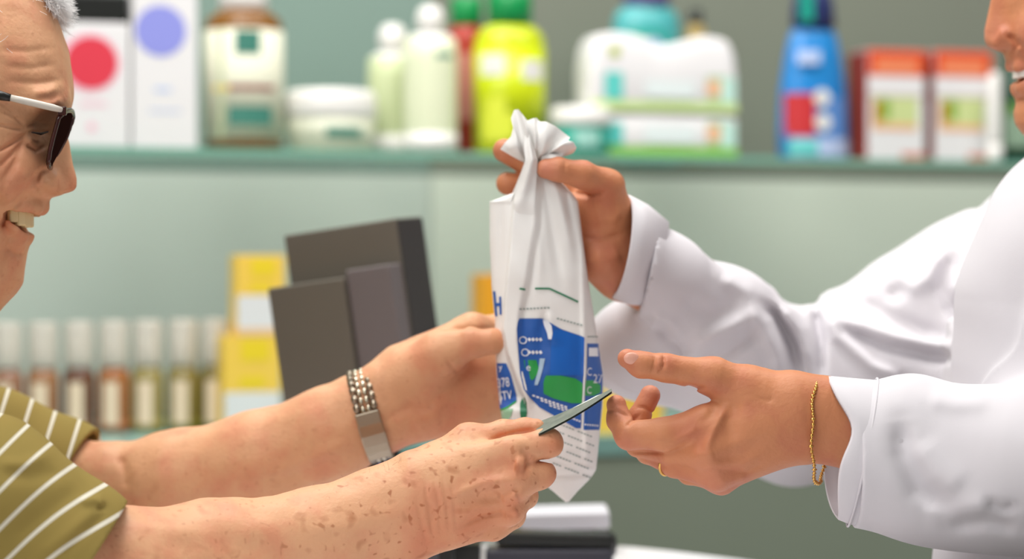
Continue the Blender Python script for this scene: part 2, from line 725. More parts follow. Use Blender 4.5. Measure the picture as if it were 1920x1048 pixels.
u = K * OD
head = [
    HS,
    Ell(P(-125, 160, OD), (245 * u, 0.077, 226 * u), 0.02),
    # cheeks, ball of the nose, wings
    Ell(Q(14, 322, -36), (0.021, 0.020, 0.021), 0.014), Ell(Q(14, 322, 36), (0.021, 0.020, 0.021), 0.014),
    Cone(Q(96, 338, -13), Q(108, 352, -9), 0.0080, 0.0060, 0.005), Cone(Q(96, 338, 13), Q(108, 352, 9), 0.0080, 0.0060, 0.005),
    # brow
    Cone(Q(98, 186, -12), Q(70, 190, -42), 0.007, 0.006, 0.014), Cone(Q(98, 186, 12), Q(70, 190, 42), 0.007, 0.006, 0.014),
    # upper and lower lip
    Cone(Q(77, 389, 0), Q(64, 391, -15), 0.0047, 0.0042, 0.005),
    Cone(Q(64, 391, -15), Q(42, 387, -27), 0.0042, 0.0034, 0.005),
    Cone(Q(42, 387, -27), Q(16, 387, -37), 0.0034, 0.0022, 0.005),
    Cone(Q(46, 441, 0), Q(37, 438, -14), 0.0058, 0.0054, 0.005),
    Cone(Q(37, 438, -14), Q(22, 425, -27), 0.0054, 0.0042, 0.005),
    Cone(Q(22, 425, -27), Q(6, 404, -37), 0.0042, 0.0022, 0.005),
    Cone(Q(77, 389, 0), Q(64, 391, 15), 0.0047, 0.0042, 0.005),
    Cone(Q(64, 391, 15), Q(42, 387, 27), 0.0042, 0.0034, 0.005),
    Cone(Q(42, 387, 27), Q(16, 387, 37), 0.0034, 0.0022, 0.005),
    Cone(Q(46, 441, 0), Q(37, 438, 14), 0.0058, 0.0054, 0.005),
    Cone(Q(37, 438, 14), Q(22, 425, 27), 0.0054, 0.0042, 0.005),
    Cone(Q(22, 425, 27), Q(6, 404, 37), 0.0042, 0.0022, 0.005),
    # ear
    Ell(Q(-135, 250, -78), (0.018, 0.007, 0.032), 0.006), Ell(Q(-135, 250, 78), (0.018, 0.007, 0.032), 0.006),
    # neck
    Cone(P(-150, 480, OD), P(-235, 770, OD), 0.058, 0.066, 0.03),
]
head_subs = [
    Ell(Q(98, 246, -31), (0.012, 0.017, 0.010), 0.012), Ell(Q(98, 246, 31), (0.012, 0.017, 0.010), 0.012),
    Ell(Q(108, 366, -6), (0.0060, 0.0030, 0.0042), 0.003), Ell(Q(108, 366, 6), (0.0060, 0.0030, 0.0042), 0.003),
    Cone(Q(60, 418, 0), Q(48, 414, -14), 0.0074, 0.0078, 0.003),
    Cone(Q(48, 414, -14), Q(26, 406, -27), 0.0078, 0.0062, 0.003),
    Cone(Q(26, 406, -27), Q(4, 396, -37), 0.0062, 0.0024, 0.003),
    Cone(Q(60, 418, 0), Q(48, 414, 14), 0.0074, 0.0078, 0.003),
    Cone(Q(48, 414, 14), Q(26, 406, 27), 0.0078, 0.0062, 0.003),
    Cone(Q(26, 406, 27), Q(4, 396, 37), 0.0062, 0.0024, 0.003),
]
ND, FD = 1.75, 1.90          # depths of the near and the far hand
torso = [Cone(P(-235, 770, OD), P(-320, 1000, OD), 0.065, 0.09, 0.05),
         Cone(P(-330, 1000, OD - 0.06), P(-420, 1480, OD - 0.05), 0.105, 0.10, 0.05), Cone(P(-330, 1000, OD + 0.06), P(-420, 1480, OD + 0.05), 0.105, 0.10, 0.05),
         Cone(P(-240, 840, OD - 0.05), P(-150, 880, 1.63), 0.06, 0.046, 0.05), Cone(P(-240, 840, OD + 0.05), P(-150, 800, 1.98), 0.06, 0.046, 0.05)]
# arms
near_arm = chain([(-150, 880, -120, 118), (85, 1080, -105, 118)], ND, 0.02)
near_arm += chain([(75, 1085, -105, 116), (225, 1074, -82, 116, .95), (400, 1052, -45, 110, .92), (600, 1014, -14, 95, .84), (715, 975, -2, 93, .78), (800, 945, 0, 91, .74), (850, 940, 0, 78, .72)], ND, 0.014)
near_arm += chain([(800, 902, 0, 62, .85), (955, 852, -4, 36)], ND, 0.007)
near_arm += chain([(800, 932, -4, 64, .85), (962, 902, -8, 35)], ND, 0.007)
near_arm += chain([(800, 958, -2, 62, .85), (952, 950, -1, 33)], ND, 0.007)
near_arm += chain([(800, 976, 4, 54, .85), (925, 984, 9, 29)], ND, 0.007)
near_arm += chain([(790, 890, 10, 45), (878, 830, 15, 34)], ND, 0.010)
far_arm = chain([(-150, 800, 80, 100), (180, 930, 62, 92)], FD, 0.02)
far_arm += chain([(188, 920, 62, 80), (330, 904, 42, 92, .95), (487, 863, 22, 88, .9), (620, 812, 6, 83, .8), (692, 778, 0, 80, .72)], FD, 0.014)
far_arm += [Ell(P(205, 885, FD + 0.045), (0.020, 0.02, 0.020), 0.015)]
far_arm += chain([(692, 770, 0, 72, .75), (800, 725, -2, 74, .7), (880, 715, 8, 78, .45), (930, 715, 12, 76, .4)], FD, 0.010)
far_arm += chain([(740, 715, -4, 52), (828, 664, -20, 42)], FD, 0.012)
far_arm += chain([(760, 690, 6, 48), (885, 622, 14, 34)], FD, 0.010)
far_arm += chain([(735, 785, 0, 48), (880, 768, 6, 46)], FD, 0.012)
limbs = [
    # near hand: thumb lies along the top, fingers are folded under the note
    Part(chain([(878, 830, 15, 33), (945, 811, 18, 24), (985, 804, 15, 20), (1006, 801, 13, 17)], ND, 0.004), 0.008),
    Part(chain([(955, 852, -4, 35), (1026, 832, 1, 28), (1030, 836, 22, 22), (1000, 820, 25, 18)], ND, 0.004), 0.007),
    Part(chain([(962, 902, -8, 34), (1012, 889, 2, 28), (1008, 893, 27, 21), (978, 886, 33, 18)], ND, 0.004), 0.007),
    Part(chain([(952, 950, -1, 32), (983, 930, 9, 25), (980, 930, 33, 20), (955, 925, 39, 17)], ND, 0.004), 0.007),
    Part(chain([(925, 984, 9, 28), (962, 966, 16, 23), (960, 960, 36, 18), (940, 955, 42, 16)], ND, 0.004), 0.007),
    # far hand: thumb in front of the bag, fingers behind it
    Part(chain([(828, 662, -20, 40), (885, 642, -27, 30), (922, 639, -30, 24), (946, 639, -27, 20)], FD, 0.004), 0.010),
    Part(chain([(885, 624, 14, 33), (945, 612, 42, 25), (1000, 625, 46, 20)], FD, 0.004), 0.008),
    Part(chain([(905, 680, 22, 28), (985, 690, 46, 22), (1030, 700, 44, 18)], FD, 0.004), 0.007),
    Part(chain([(905, 725, 22, 27), (980, 745, 46, 21), (1020, 752, 44, 17)], FD, 0.004), 0.007),
    Part(chain([(885, 765, 20, 26), (955, 785, 42, 19), (990, 792, 42, 16)], FD, 0.004), 0.007),
]
NH = 1.775
man_folds = [
    # near hand: wrist wrinkles, knuckles, tendons
    Fold([(796, 902), (804, 950), (813, 1012)], -2.6, 4, yhi=NH), Fold([(812, 890), (822, 940), (826, 1000)], -2.0, 4, yhi=NH),
    Fold([(828, 890), (838, 940), (842, 996)], -2.0, 4, yhi=NH), Fold([(846, 905), (852, 950), (856, 990)], -1.6, 4, yhi=NH),
    Fold([(780, 925), (790, 975), (800, 1022)], -1.8, 5, yhi=NH), Fold([(806, 945), (815, 962), (812, 985)], -2.6, 4, yhi=NH),
    Fold([(940, 940), (972, 928)], 4.5, 13, yhi=NH), Fold([(945, 970), (972, 958)], 4, 11, yhi=NH), Fold([(965, 868), (985, 872)], 5, 14, yhi=NH),
    Fold([(862, 988), (905, 968), (940, 962), (968, 968)], -3.0, 5, yhi=NH), Fold([(895, 935), (940, 928), (985, 905)], -2.6, 8, yhi=NH),
    Fold([(850, 930), (905, 905), (958, 898)], 2.4, 9, yhi=NH), Fold([(860, 965), (905, 950), (950, 945)], 2.2, 7, yhi=NH),
    Fold([(1003, 864), (1030, 865), (1046, 858)], -3.5, 3.5, yhi=NH), Fold([(920, 824), (965, 811), (1000, 806)], -2.0, 4, yhi=NH),
    Fold([(975, 840), (990, 860), (985, 885)], -3, 9, yhi=NH),
    Fold([(300, 1000), (420, 985), (560, 985)], 3, 26, yhi=NH), Fold([(270, 1030), (400, 1020), (520, 1030)], -3, 22, yhi=NH),
    Fold([(560, 1005), (680, 970), (760, 965)], 2.5, 16, yhi=NH), Fold([(640, 1020), (740, 1000)], -2.5, 14, yhi=NH),
    # far hand: palm lines and the root of the thumb
    Fold([(790, 770), (820, 745), (855, 715), (880, 680)], -6, 12, ylo=1.80), Fold([(720, 790), (770, 760), (800, 765)], -3, 9, ylo=1.80),
    Fold([(775, 800), (800, 782), (830, 785)], 5, 22, ylo=1.80), Fold([(835, 670), (850, 690), (858, 700)], -3, 4, ylo=1.80),
    Fold([(755, 745), (790, 720), (815, 690)], 4, 22, ylo=1.80), Fold([(845, 617), (880, 616), (925, 615)], -3, 4, ylo=1.80),
    Fold([(500, 890), (590, 860), (660, 825)], 3.5, 12, ylo=1.80), Fold([(480, 905), (560, 890), (640, 855)], -3, 10, ylo=1.80),
    Fold([(225, 855), (235, 885), (238, 920)], -5, 10, ylo=1.80), Fold([(190, 930), (240, 940), (300, 930)], -4, 12, ylo=1.80),
    # face
    Fold([(74, 322), (60, 338), (36, 372), (16, 398), (8, 416)], -4.5, 8, yhi=OD), Fold([(52, 318), (28, 345), (2, 385)], 6, 22, yhi=OD),
    Fold([(50, 250), (25, 268), (-10, 288)], -3.2, 4, yhi=OD), Fold([(48, 244), (22, 240), (-10, 232)], -2.6, 4, yhi=OD),
    Fold([(48, 258), (22, 290), (-8, 318)], -3, 4.5, yhi=OD), Fold([(44, 268), (22, 310), (0, 345)], -2.4, 4.5, yhi=OD), Fold([(46, 236), (30, 222), (2, 208)], -2.4, 4, yhi=OD),
    Fold([(40, 290), (15, 335), (-5, 375)], -2, 5, yhi=OD), Fold([(30, 215), (10, 200), (-10, 190)], -2, 4, yhi=OD),
    Fold([(90, 246), (76, 250), (56, 247)], -5, 3.5, yhi=OD), Fold([(92, 234), (72, 229), (48, 238)], -3.5, 4.5, yhi=OD), Fold([(92, 240), (74, 240), (54, 243)], 3.5, 5, yhi=OD),
    Fold([(88, 272), (68, 284), (46, 270)], -3, 4, yhi=OD), Fold([(86, 260), (70, 266), (52, 260)], 3.5, 7, yhi=OD),
    Fold([(90, 316), (74, 324), (68, 345), (78, 362)], -2.5, 5, yhi=OD), Fold([(84, 336), (92, 350), (106, 352)], 3, 8, yhi=OD),
    Fold([(44, 478), (26, 474), (10, 462)], -4, 8, yhi=OD), Fold([(14, 402), (6, 412), (4, 428)], -4, 5, yhi=OD),
    Fold([(20, 440), (8, 470), (0, 500)], -3, 7, yhi=OD),
    Fold([(100, 120), (60, 128), (10, 124)], -1.4, 6, yhi=OD), Fold([(112, 150), (70, 156), (15, 152)], -1.6, 6, yhi=OD), Fold([(100, 90), (50, 96), (5, 94)], -1.2, 6, yhi=OD),
    Fold([(112, 164), (90, 172), (60, 176)], 3, 9, yhi=OD), Fold([(118, 186), (100, 196), (60, 200)], 4, 9, yhi=OD),
]
for f_ in man_folds:
    f_.amp *= 1.8 if f_.p[:, 1].mean() < 560 else ((1.25 if f_.p[:, 0].mean() < 862 else 2.2) if f_.p[:, 0].mean() > 760 and f_.yhi < 5 else 1.0)
old_shape = Shape([Part(torso + head + near_arm + far_arm)] + limbs, 0.0016, man_folds, waves(3, 0.035, 0.0006), 2.0, head_subs)
V, F = polygonise(old_shape, 0.0014)
bo = mesh_obj('body', V, F, SK_OLD, man)
mk = np.where((V[:, 1] < 1.80) & (V[:, 2] < 1.30) & (V[:, 0] > -0.40), 0.45 + 0.55 * np.clip((V[:, 0] + 0.20) / 0.12, 0, 1) * np.clip((1.235 - V[:, 2]) / 0.03, 0.15, 1), 0.22)
a = bo.data.attributes.new('spots', 'FLOAT', 'POINT')
a.data.foreach_set('value', mk.astype(np.float32))



def blush_and_shade(o, V, pts):
    f = np.zeros(len(V))
    for (q, r, st) in pts:
        f = np.maximum(f, st * np.exp(-((V - q) ** 2).sum(1) / (r / 1000) ** 2))
    a = o.data.attributes.new('blush_and_shade', 'FLOAT', 'POINT')
    a.data.foreach_set('value', f.astype(np.float32))


lips = [(Q(77 - 3 * i, 396 + i, l), 5, 0.75) for i, l in ((0, 0), (2, -6), (4, -13), (9, -22), (14, -28), (19, -34))] + [(Q(52 - 3 * i, 440 - i, l), 5.5, 0.75) for i, l in ((0, 0), (2, -6), (4, -13), (9, -22), (13, -30))]
blush_and_shade(bo, V, lips + [(Q(138, 346, 0), 13, 0.5), (Q(100, 345, -10), 9, 0.4), (Q(20, 320, -50), 20, 0.3), (Q(30, 470, -30), 18, 0.25),
                     (P(1040, 835, ND - 0.01), 11, 0.45), (P(1025, 890, ND), 11, 0.45), (P(960, 945, ND - 0.015), 12, 0.4), (P(965, 870, ND - 0.02), 14, 0.35), (P(990, 800, ND + 0.01), 12, 0.25), (P(900, 985, ND - 0.02), 26, 0.5), (P(820, 1000, ND - 0.03), 24, 0.45), (P(950, 970, ND - 0.02), 16, 0.5),  # lower hand spots: natural redness that also paints in the underside's shade
                     (P(830, 820, FD - 0.02), 26, 0.4), (P(900, 640, FD - 0.04), 18, 0.3), (P(870, 740, FD - 0.02), 26, 0.3)])

# teeth
tm = MB()
for (x, y, lat, w, h) in ((58, 411, -4.2, 8.4, 12.5), (52, 411, -12.2, 8.6, 12.5), (41, 408.5, -19.3, 8.4, 12), (27, 404, -24.5, 7.6, 10)):
    for sg in (1, -1):
        c = Q(x - 3, y, lat * sg)
        a = math.atan2(lat * sg, 34) * 1.25
        tm.box(c, (0.005, w / 1000, h / 1000), TOOTH_OLD, 0.0018, Matrix.Rotation(-a, 3, 'Z').inverted() if sg > 0 else Matrix.Rotation(-a, 3, 'Z').inverted(), 3)
tm.build('teeth', man, 'ivory upper teeth')
for sg in (-1, 1):
    MB().tube([Q(90, 247, 25 * sg), Q(76, 251, 37 * sg), Q(60, 248, 47 * sg)], [0.0006, 0.0010, 0.0006], HAIR_D, 6).build('eyelashes', man)

# white hair: fringe over the forehead, sides and back
rng = np.random.RandomState(5)
hv, hf = [], []
cc = P(-125, 160, OD)
rr = np.array((245 * u, 0.077, 226 * u))
n = 0
while n < 5200:
    q = rng.normal(size=3)
    q /= np.linalg.norm(q)
    p = cc + q * rr
    px, py = 960 + p[0] / (K * p[1]), 524 - (p[2] - CAM_H) / (K * p[1])
    lat = (p[1] - OD) * 1000
    top = py < 10 and px < 96 and (lat > -20 or px < 30 or py < -25)
    side = px < -18 - 0.15 * (py - 60) and py < 330 and not (px > -60 and py > 200)
    if not (top or side):
        continue
    d = q * 0.5 + np.array([0.5 if top else -0.2, 0.0, 0.15 if top else -0.7]) + rng.normal(size=3) * 0.35
    strand(hv, hf, p - q * 0.001, d, rng.uniform(0.018, 0.032), rng.uniform(-0.45, 0.45), 0.00032, rng)
    n += 1
for i in range(4200):       # the forelock that stands out over the far half of the forehead
    lat = rng.uniform(-16, 30)
    py = rng.uniform(-60, 12) + max(0, lat) * 1.1
    px = np.interp(py, (-40, 0, 52, 103), (80, 92, 106, 117)) - lat ** 2 / 160
    p = Q(px - 3, py, lat)
    d = np.array([0.9, 0.0, -0.05]) + rng.normal(size=3) * 0.5
    strand(hv, hf, p, d, rng.uniform(0.014, 0.028), rng.uniform(-0.7, 0.7), 0.00034, rng)
for sg in (-1, 1):          # eyebrows
    for i in range(160):
        t = rng.uniform()
        p = Q(118 - 50 * t, 186 + 6 * math.sin(t * 3) + rng.uniform(-5, 5), sg * (10 + 36 * t))
        strand(hv, hf, p, np.array([0.35 - t, sg * 0.6, 0.45]) + rng.normal(size=3) * 0.2, 0.008, 0.1, 0.00018, rng)
mesh_obj('hair', np.array(hv), np.array(hf), HAIR_W, man, label='short curly white hair')

hv, hf = [], []
for i in range(150):       # fine dark hairs along the upper edge of the near forearm
    px = rng.uniform(560, 760)
    py = np.interp(px, (560, 600, 640, 700, 740, 760), (926, 918, 909, 891, 868, 856)) + rng.uniform(2, 16)
    strand(hv, hf, P(px, py, ND - 0.004 + rng.uniform(-0.012, 0.006)), np.array([0.8, -0.2, 0.5]) + rng.normal(size=3) * 0.35, rng.uniform(0.006, 0.012), 0.3, 0.00008, rng)
mesh_obj('arm_hair', np.array(hv), np.array(hf), HAIR_D, man)

# polo shirt
SHIRT = mat('olive_striped_jersey', '958045', 0.85, spec=0.15, col2='8a7a42', var_scale=30, bump=(900, 0.25, 0.0006))
nt = SHIRT.node_tree
b = nt.nodes['Principled BSDF']
at = nt.nodes.new('ShaderNodeAttribute')
at.attribute_name = 'stripe'
mth = nt.nodes.new('ShaderNodeMath')
mth.operation = 'FRACT'
nt.links.new(at.outputs['Fac'], mth.inputs[0])
rp = nt.nodes.new('ShaderNodeValToRGB')
rp.color_ramp.elements[0].position = 0.0
rp.color_ramp.elements[0].color = (0, 0, 0, 1)
for pos, v in ((0.42, 0), (0.435, 1), (0.555, 1), (0.57, 0)):
    e = rp.color_ramp.elements.new(pos)
    e.color = (v, v, v, 1)
rp.color_ramp.elements[-1].color = (0, 0, 0, 1)
nt.links.new(mth.outputs[0], rp.inputs[0])
mx = nt.nodes.new('ShaderNodeMix')
mx.data_type = 'RGBA'
nt.links.new(rp.outputs[0], mx.inputs[0])
nt.links.new(b.inputs['Base Color'].links[0].from_socket, mx.inputs[6])
mx.inputs[7].default_value = (*lin('d8d4c4'), 1)
nt.links.new(mx.outputs[2], b.inputs['Base Color'])


def hem(px, py, d, n):
    n = np.asarray(n, float)
    return P(px, py, d), n / np.linalg.norm(n)


n1 = hem(194, 1006, 1.66, (.83, 0.12, -.56))
n2 = hem(150, 872, 1.96, (.93, -0.1, -.37))
shirt = Shape([
    Part([Cone(P(-275, 850, OD), P(-320, 1000, OD), 0.07, 0.13, 0.05), Cone(P(-330, 1000, OD - 0.06), P(-425, 1520, OD - 0.05), 0.135, 0.13, 0.05),
          Cone(P(-330, 1000, OD + 0.06), P(-425, 1520, OD + 0.05), 0.135, 0.13, 0.05)]),
    Part(chain([(-190, 870, -115, 150), (-20, 965, -115, 152), (130, 1090, -105, 148), (230, 1175, -100, 146)], ND, 0.04), 0.05, [(n1[0], n1[1], 0.03, 0.005)]),
    Part(chain([(-190, 800, 85, 130), (-20, 852, 75, 106), (150, 918, 66, 98), (260, 950, 62, 96)], FD, 0.04), 0.05, [(n2[0], n2[1], 0.03, 0.005)]),
], 0.03, [
    Fold([(150, 940), (185, 935), (192, 948)], 7, 9, yhi=1.75), Fold([(180, 955), (200, 950)], -5, 6, yhi=1.75),
    Fold([(0, 868), (45, 870), (95, 850)], 5, 12, yhi=1.75), Fold([(0, 890), (60, 895), (120, 885)], -4, 14, yhi=1.75),
    Fold([(70, 1048), (130, 1000), (185, 950)], 5, 14, yhi=1.75), Fold([(20, 1010), (90, 960), (150, 915)], -4, 18, yhi=1.75),
    Fold([(110, 1048), (160, 995), (200, 962)], -4, 9, yhi=1.75)], waves(11, 0.10, 0.0022), 1.4)
V, F = polygonise(shirt, 0.0021)
so = mesh_obj('polo_shirt', V, F, SHIRT, man, label='olive polo shirt with thin white stripes')
pxs, pys = 960 + V[:, 0] / (K * V[:, 1]), 524 - (V[:, 2] - CAM_H) / (K * V[:, 1])
un = ((pxs - 0) * .62 + (pys - 846) * .785 + 10 * np.sin(pxs / 60)) / 56 + 0.46
uf = ((pxs - 10) * .95 + (pys - 750) * .30) / 48 + 0.5
st = np.where(V[:, 1] < OD, un, uf)
a = so.data.attributes.new('stripe', 'FLOAT', 'POINT')
a.data.foreach_set('value', st.astype(np.float32))
# collar, trousers, shoes (outside the frame)
low_shape('collar', [Cone(P(-200, 690, OD), P(-238, 780, OD), 0.071, 0.085, 0.01)], SHIRT, man, 0.006)
TRO = mat('brown_trousers', '5d5346', 0.85)
SHOE = mat('dark_leather', '2b2522', 0.4)


def legs_of(root, x, y, zt, lean, tm_, sm_, face):
    low_shape('trousers', [Cone((x, y - 0.05, zt), (x, y + 0.05, zt), 0.15, 0.15, 0.05)] +
              [q for s in (-1, 1) for q in (Cone((x, y + s * 0.085, zt - 0.06), (x + lean, y + s * 0.1, 0.5), 0.10, 0.078, 0.05), Cone((x + lean, y + s * 0.1, 0.5), (x, y + s * 0.1, 0.07), 0.076, 0.06, 0.02))], tm_, root, 0.010)
    for s in (-1, 1):
        low_shape('shoe', [Cone((x - face * 0.03, y + s * 0.1, 0.045), (x + face * 0.13, y + s * 0.1, 0.034), 0.045, 0.034, 0.02), Cone((x, y + s * 0.1, 0.05), (x, y + s * 0.1, 0.10), 0.045, 0.045, 0.02)], sm_, root, 0.008)


legs_of(man, -0.58, OD, 0.97, 0.02, TRO, SHOE, 1)

# ================================================================== the pharmacist
YD, YN, YF = 1.90, 1.75, 1.88
ph = thing('person', 'dark-haired young man in a white lab coat handing over the bag', 'person', (0.49, YD, 0.0))
ph['label'] = 'smiling person in a white lab coat handing over a pharmacy bag'

tab2 = [
    (-210, 1912, 1912, 52, 11), (-160, 1893, 1893, 62, 11), (-110, 1882, 1882, 66, 11), (-84, 1868, 1870, 67, 12), (-62, 1871, 1880, 67, 10), (-30, 1866, 1886, 66, 9), (0, 1859, 1888, 65, 9),
    (31, 1852, 1890, 64, 10), (56, 1846, 1890, 63, 12), (74, 1846, 1889, 63, 13), (84, 1850, 1888, 62, 13), (91, 1862, 1886, 62, 12), (96, 1882, 1884, 61, 11),
    (110, 1887, 1904, 60, 24), (121, 1892, 1909, 60, 24), (130, 1899, 1915, 59, 24), (142, 1908, 1923, 58, 24), (158, 1903, 1919, 57, 24), (174, 1902, 1917, 55, 24),
    (190, 1908, 1920, 53, 24), (211, 1903, 1914, 50, 23), (232, 1906, 1916, 46, 22), (250, 1918, 1926, 41, 22), (266, 1936, 1941, 36, 20), (290, 1965, 1968, 32, 20)]
HS2 = HeadSlices(tab2, YD, -1, 2060, 2260, chin=(P(1930, 264, YD), np.array([-0.30, 0, -0.954])))


def Q2(px, py, lat):
    return P(px, py, YD + lat / 1000)


u2 = K * YD
head2 = [
    HS2, Ell(P(2098, -75, YD), (216 * u2, 0.074, 205 * u2), 0.02),
    Ell(Q2(1958, 62, -33), (0.019, 0.018, 0.019), 0.014), Ell(Q2(1958, 62, 33), (0.019, 0.018, 0.019), 0.014),
    Cone(Q2(1884, 70, -12), Q2(1872, 80, -8), 0.0075, 0.0055, 0.005), Cone(Q2(1884, 70, 12), Q2(1872, 80, 8), 0.0075, 0.0055, 0.005),
    Cone(Q2(1898, 124, 0), Q2(1912, 126, -16), 0.0042, 0.0038, 0.005), Cone(Q2(1912, 126, -16), Q2(1936, 122, -27), 0.0038, 0.0024, 0.005),
    Cone(Q2(1898, 124, 0), Q2(1912, 126, 16), 0.0042, 0.0038, 0.005), Cone(Q2(1912, 126, 16), Q2(1936, 122, 27), 0.0038, 0.0024, 0.005),
    Cone(Q2(1911, 165, 0), Q2(1920, 162, -15), 0.0056, 0.0050, 0.005), Cone(Q2(1920, 162, -15), Q2(1940, 140, -28), 0.0050, 0.0024, 0.005),
    Cone(Q2(1911, 165, 0), Q2(1920, 162, 15), 0.0056, 0.0050, 0.005), Cone(Q2(1920, 162, 15), Q2(1940, 140, 28), 0.0050, 0.0024, 0.005),
    Ell(Q2(2105, 0, -75), (0.017, 0.007, 0.030), 0.006), Ell(Q2(2105, 0, 75), (0.017, 0.007, 0.030), 0.006),
    Cone(P(2095, 200, YD), P(2140, 420, YD), 0.056, 0.064, 0.03),
]
subs2 = [
    Ell(Q2(1876, -34, -30), (0.011, 0.016, 0.010), 0.012), Ell(Q2(1876, -34, 30), (0.011, 0.016, 0.010), 0.012),
    Ell(Q2(1873, 94, -5.5), (0.0058, 0.0028, 0.0034), 0.003), Ell(Q2(1873, 94, 5.5), (0.0058, 0.0028, 0.0034), 0.003),
    Cone(Q2(1906, 144, 0), Q2(1918, 144, -15), 0.0056, 0.0052, 0.003), Cone(Q2(1918, 144, -15), Q2(1940, 131, -29), 0.0052, 0.0020, 0.003),
    Cone(Q2(1906, 144, 0), Q2(1918, 144, 15), 0.0056, 0.0052, 0.003), Cone(Q2(1918, 144, 15), Q2(1940, 131, 29), 0.0052, 0.0020, 0.003),
]
torso2 = [Cone(P(2140, 420, YD), P(2110, 620, YD), 0.07, 0.09, 0.05),
          Cone(P(2105, 600, YD - 0.06), P(2080, 1480, YD - 0.05), 0.095, 0.09, 0.05), Cone(P(2105, 600, YD + 0.06), P(2080, 1480, YD + 0.05), 0.095, 0.09, 0.05),
          Cone(P(2130, 470, YD - 0.05), P(2120, 500, 1.73), 0.055, 0.045, 0.05), Cone(P(2130, 470, YD + 0.05), P(1960, 480, 2.09), 0.055, 0.045, 0.05)]
arm_n = chain([(2120, 500, -20, 105), (2060, 900, -60, 92)], YN, 0.02)
arm_n += chain([(2060, 900, -60, 92), (1800, 850, -15, 88, .9), (1640, 805, 0, 82, .8), (1540, 786, 0, 74, .74), (1475, 784, 0, 75, .70), (1425, 792, 0, 62, .70)], YN, 0.014)
arm_n += chain([(1478, 765, 0, 60, .78), (1325, 797, -6, 36)], YN, 0.011)
arm_n += chain([(1475, 790, -3, 62, .78), (1332, 845, -9, 35)], YN, 0.011)
arm_n += chain([(1472, 806, 0, 58, .78), (1342, 886, -1, 31)], YN, 0.011)
arm_n += chain([(1470, 822, 6, 48, .82), (1352, 898, 13, 27)], YN, 0.011)
arm_n += chain([(1468, 756, 4, 54), (1405, 735, 2, 47), (1338, 706, -2, 34)], YN, 0.009)
arm_f = chain([(1960, 480, 210, 100), (1500, 690, 190, 90)], YF, 0.02)
arm_f += chain([(1500, 690, 190, 84), (1300, 560, 90, 74), (1178, 500, 22, 62, .85)], YF, 0.012)
arm_f += chain([(1178, 500, 22, 60, .85), (1128, 440, 12, 60, .8), (1104, 396, 10, 48)], YF, 0.008)
arm_f += chain([(1165, 505, 18, 52), (1128, 480, 6, 52)], YF, 0.010)
arm_f += chain([(1158, 450, 12, 34), (1146, 400, 2, 38), (1138, 350, -10, 30)], YF, 0.010)
limbs2 = [
    Part(chain([(1338, 706, -2, 33), (1250, 690, -6, 25.5), (1200, 683, -8, 24), (1176, 672, -8, 18)], YN, 0.004), 0.008),
    Part(chain([(1325, 797, -6, 36), (1243, 815, -5, 31), (1180, 815, 0, 27.5), (1161, 787, 9, 22), (1156, 759, 12, 18.5)], YN, 0.004), 0.007),
    Part(chain([(1332, 845, -9, 34), (1258, 847, 5, 25), (1196, 833, 24, 22), (1197, 785, 28, 21), (1219, 741, 28, 19)], YN, 0.004), 0.007),
    Part(chain([(1342, 886, -1, 31), (1265, 871, 9, 23), (1214, 848, 27, 20), (1226, 826, 42, 17), (1250, 836, 42, 15)], YN, 0.004), 0.007),
    Part(chain([(1352, 898, 13, 26), (1292, 888, 28, 19), (1258, 866, 42, 17), (1276, 845, 50, 15)], YN, 0.004), 0.007),
    # far hand: thumb before the twisted neck of the bag, fingers behind it
    Part(chain([(1138, 350, -10, 31), (1092, 328, -27, 26), (1045, 318, -33, 22), (1024, 317, -32, 18.5)], YF, 0.004), 0.008),
    Part(chain([(1112, 375, 25, 34), (1050, 330, 42, 26), (988, 306, 30, 23), (946, 282, 20, 22)], YF, 0.004), 0.008),
    Part(chain([(1108, 405, 26, 32), (1035, 372, 44, 24), (985, 348, 34, 22), (951, 344, 26, 21)], YF, 0.004), 0.008),
    Part(chain([(1106, 440, 26, 30), (1040, 415, 44, 23), (1000, 400, 40, 19)], YF, 0.004), 0.008),
    Part(chain([(1110, 475, 24, 27), (1055, 455, 40, 20), (1020, 445, 38, 17)], YF, 0.004), 0.008),
]
NY = 1.775
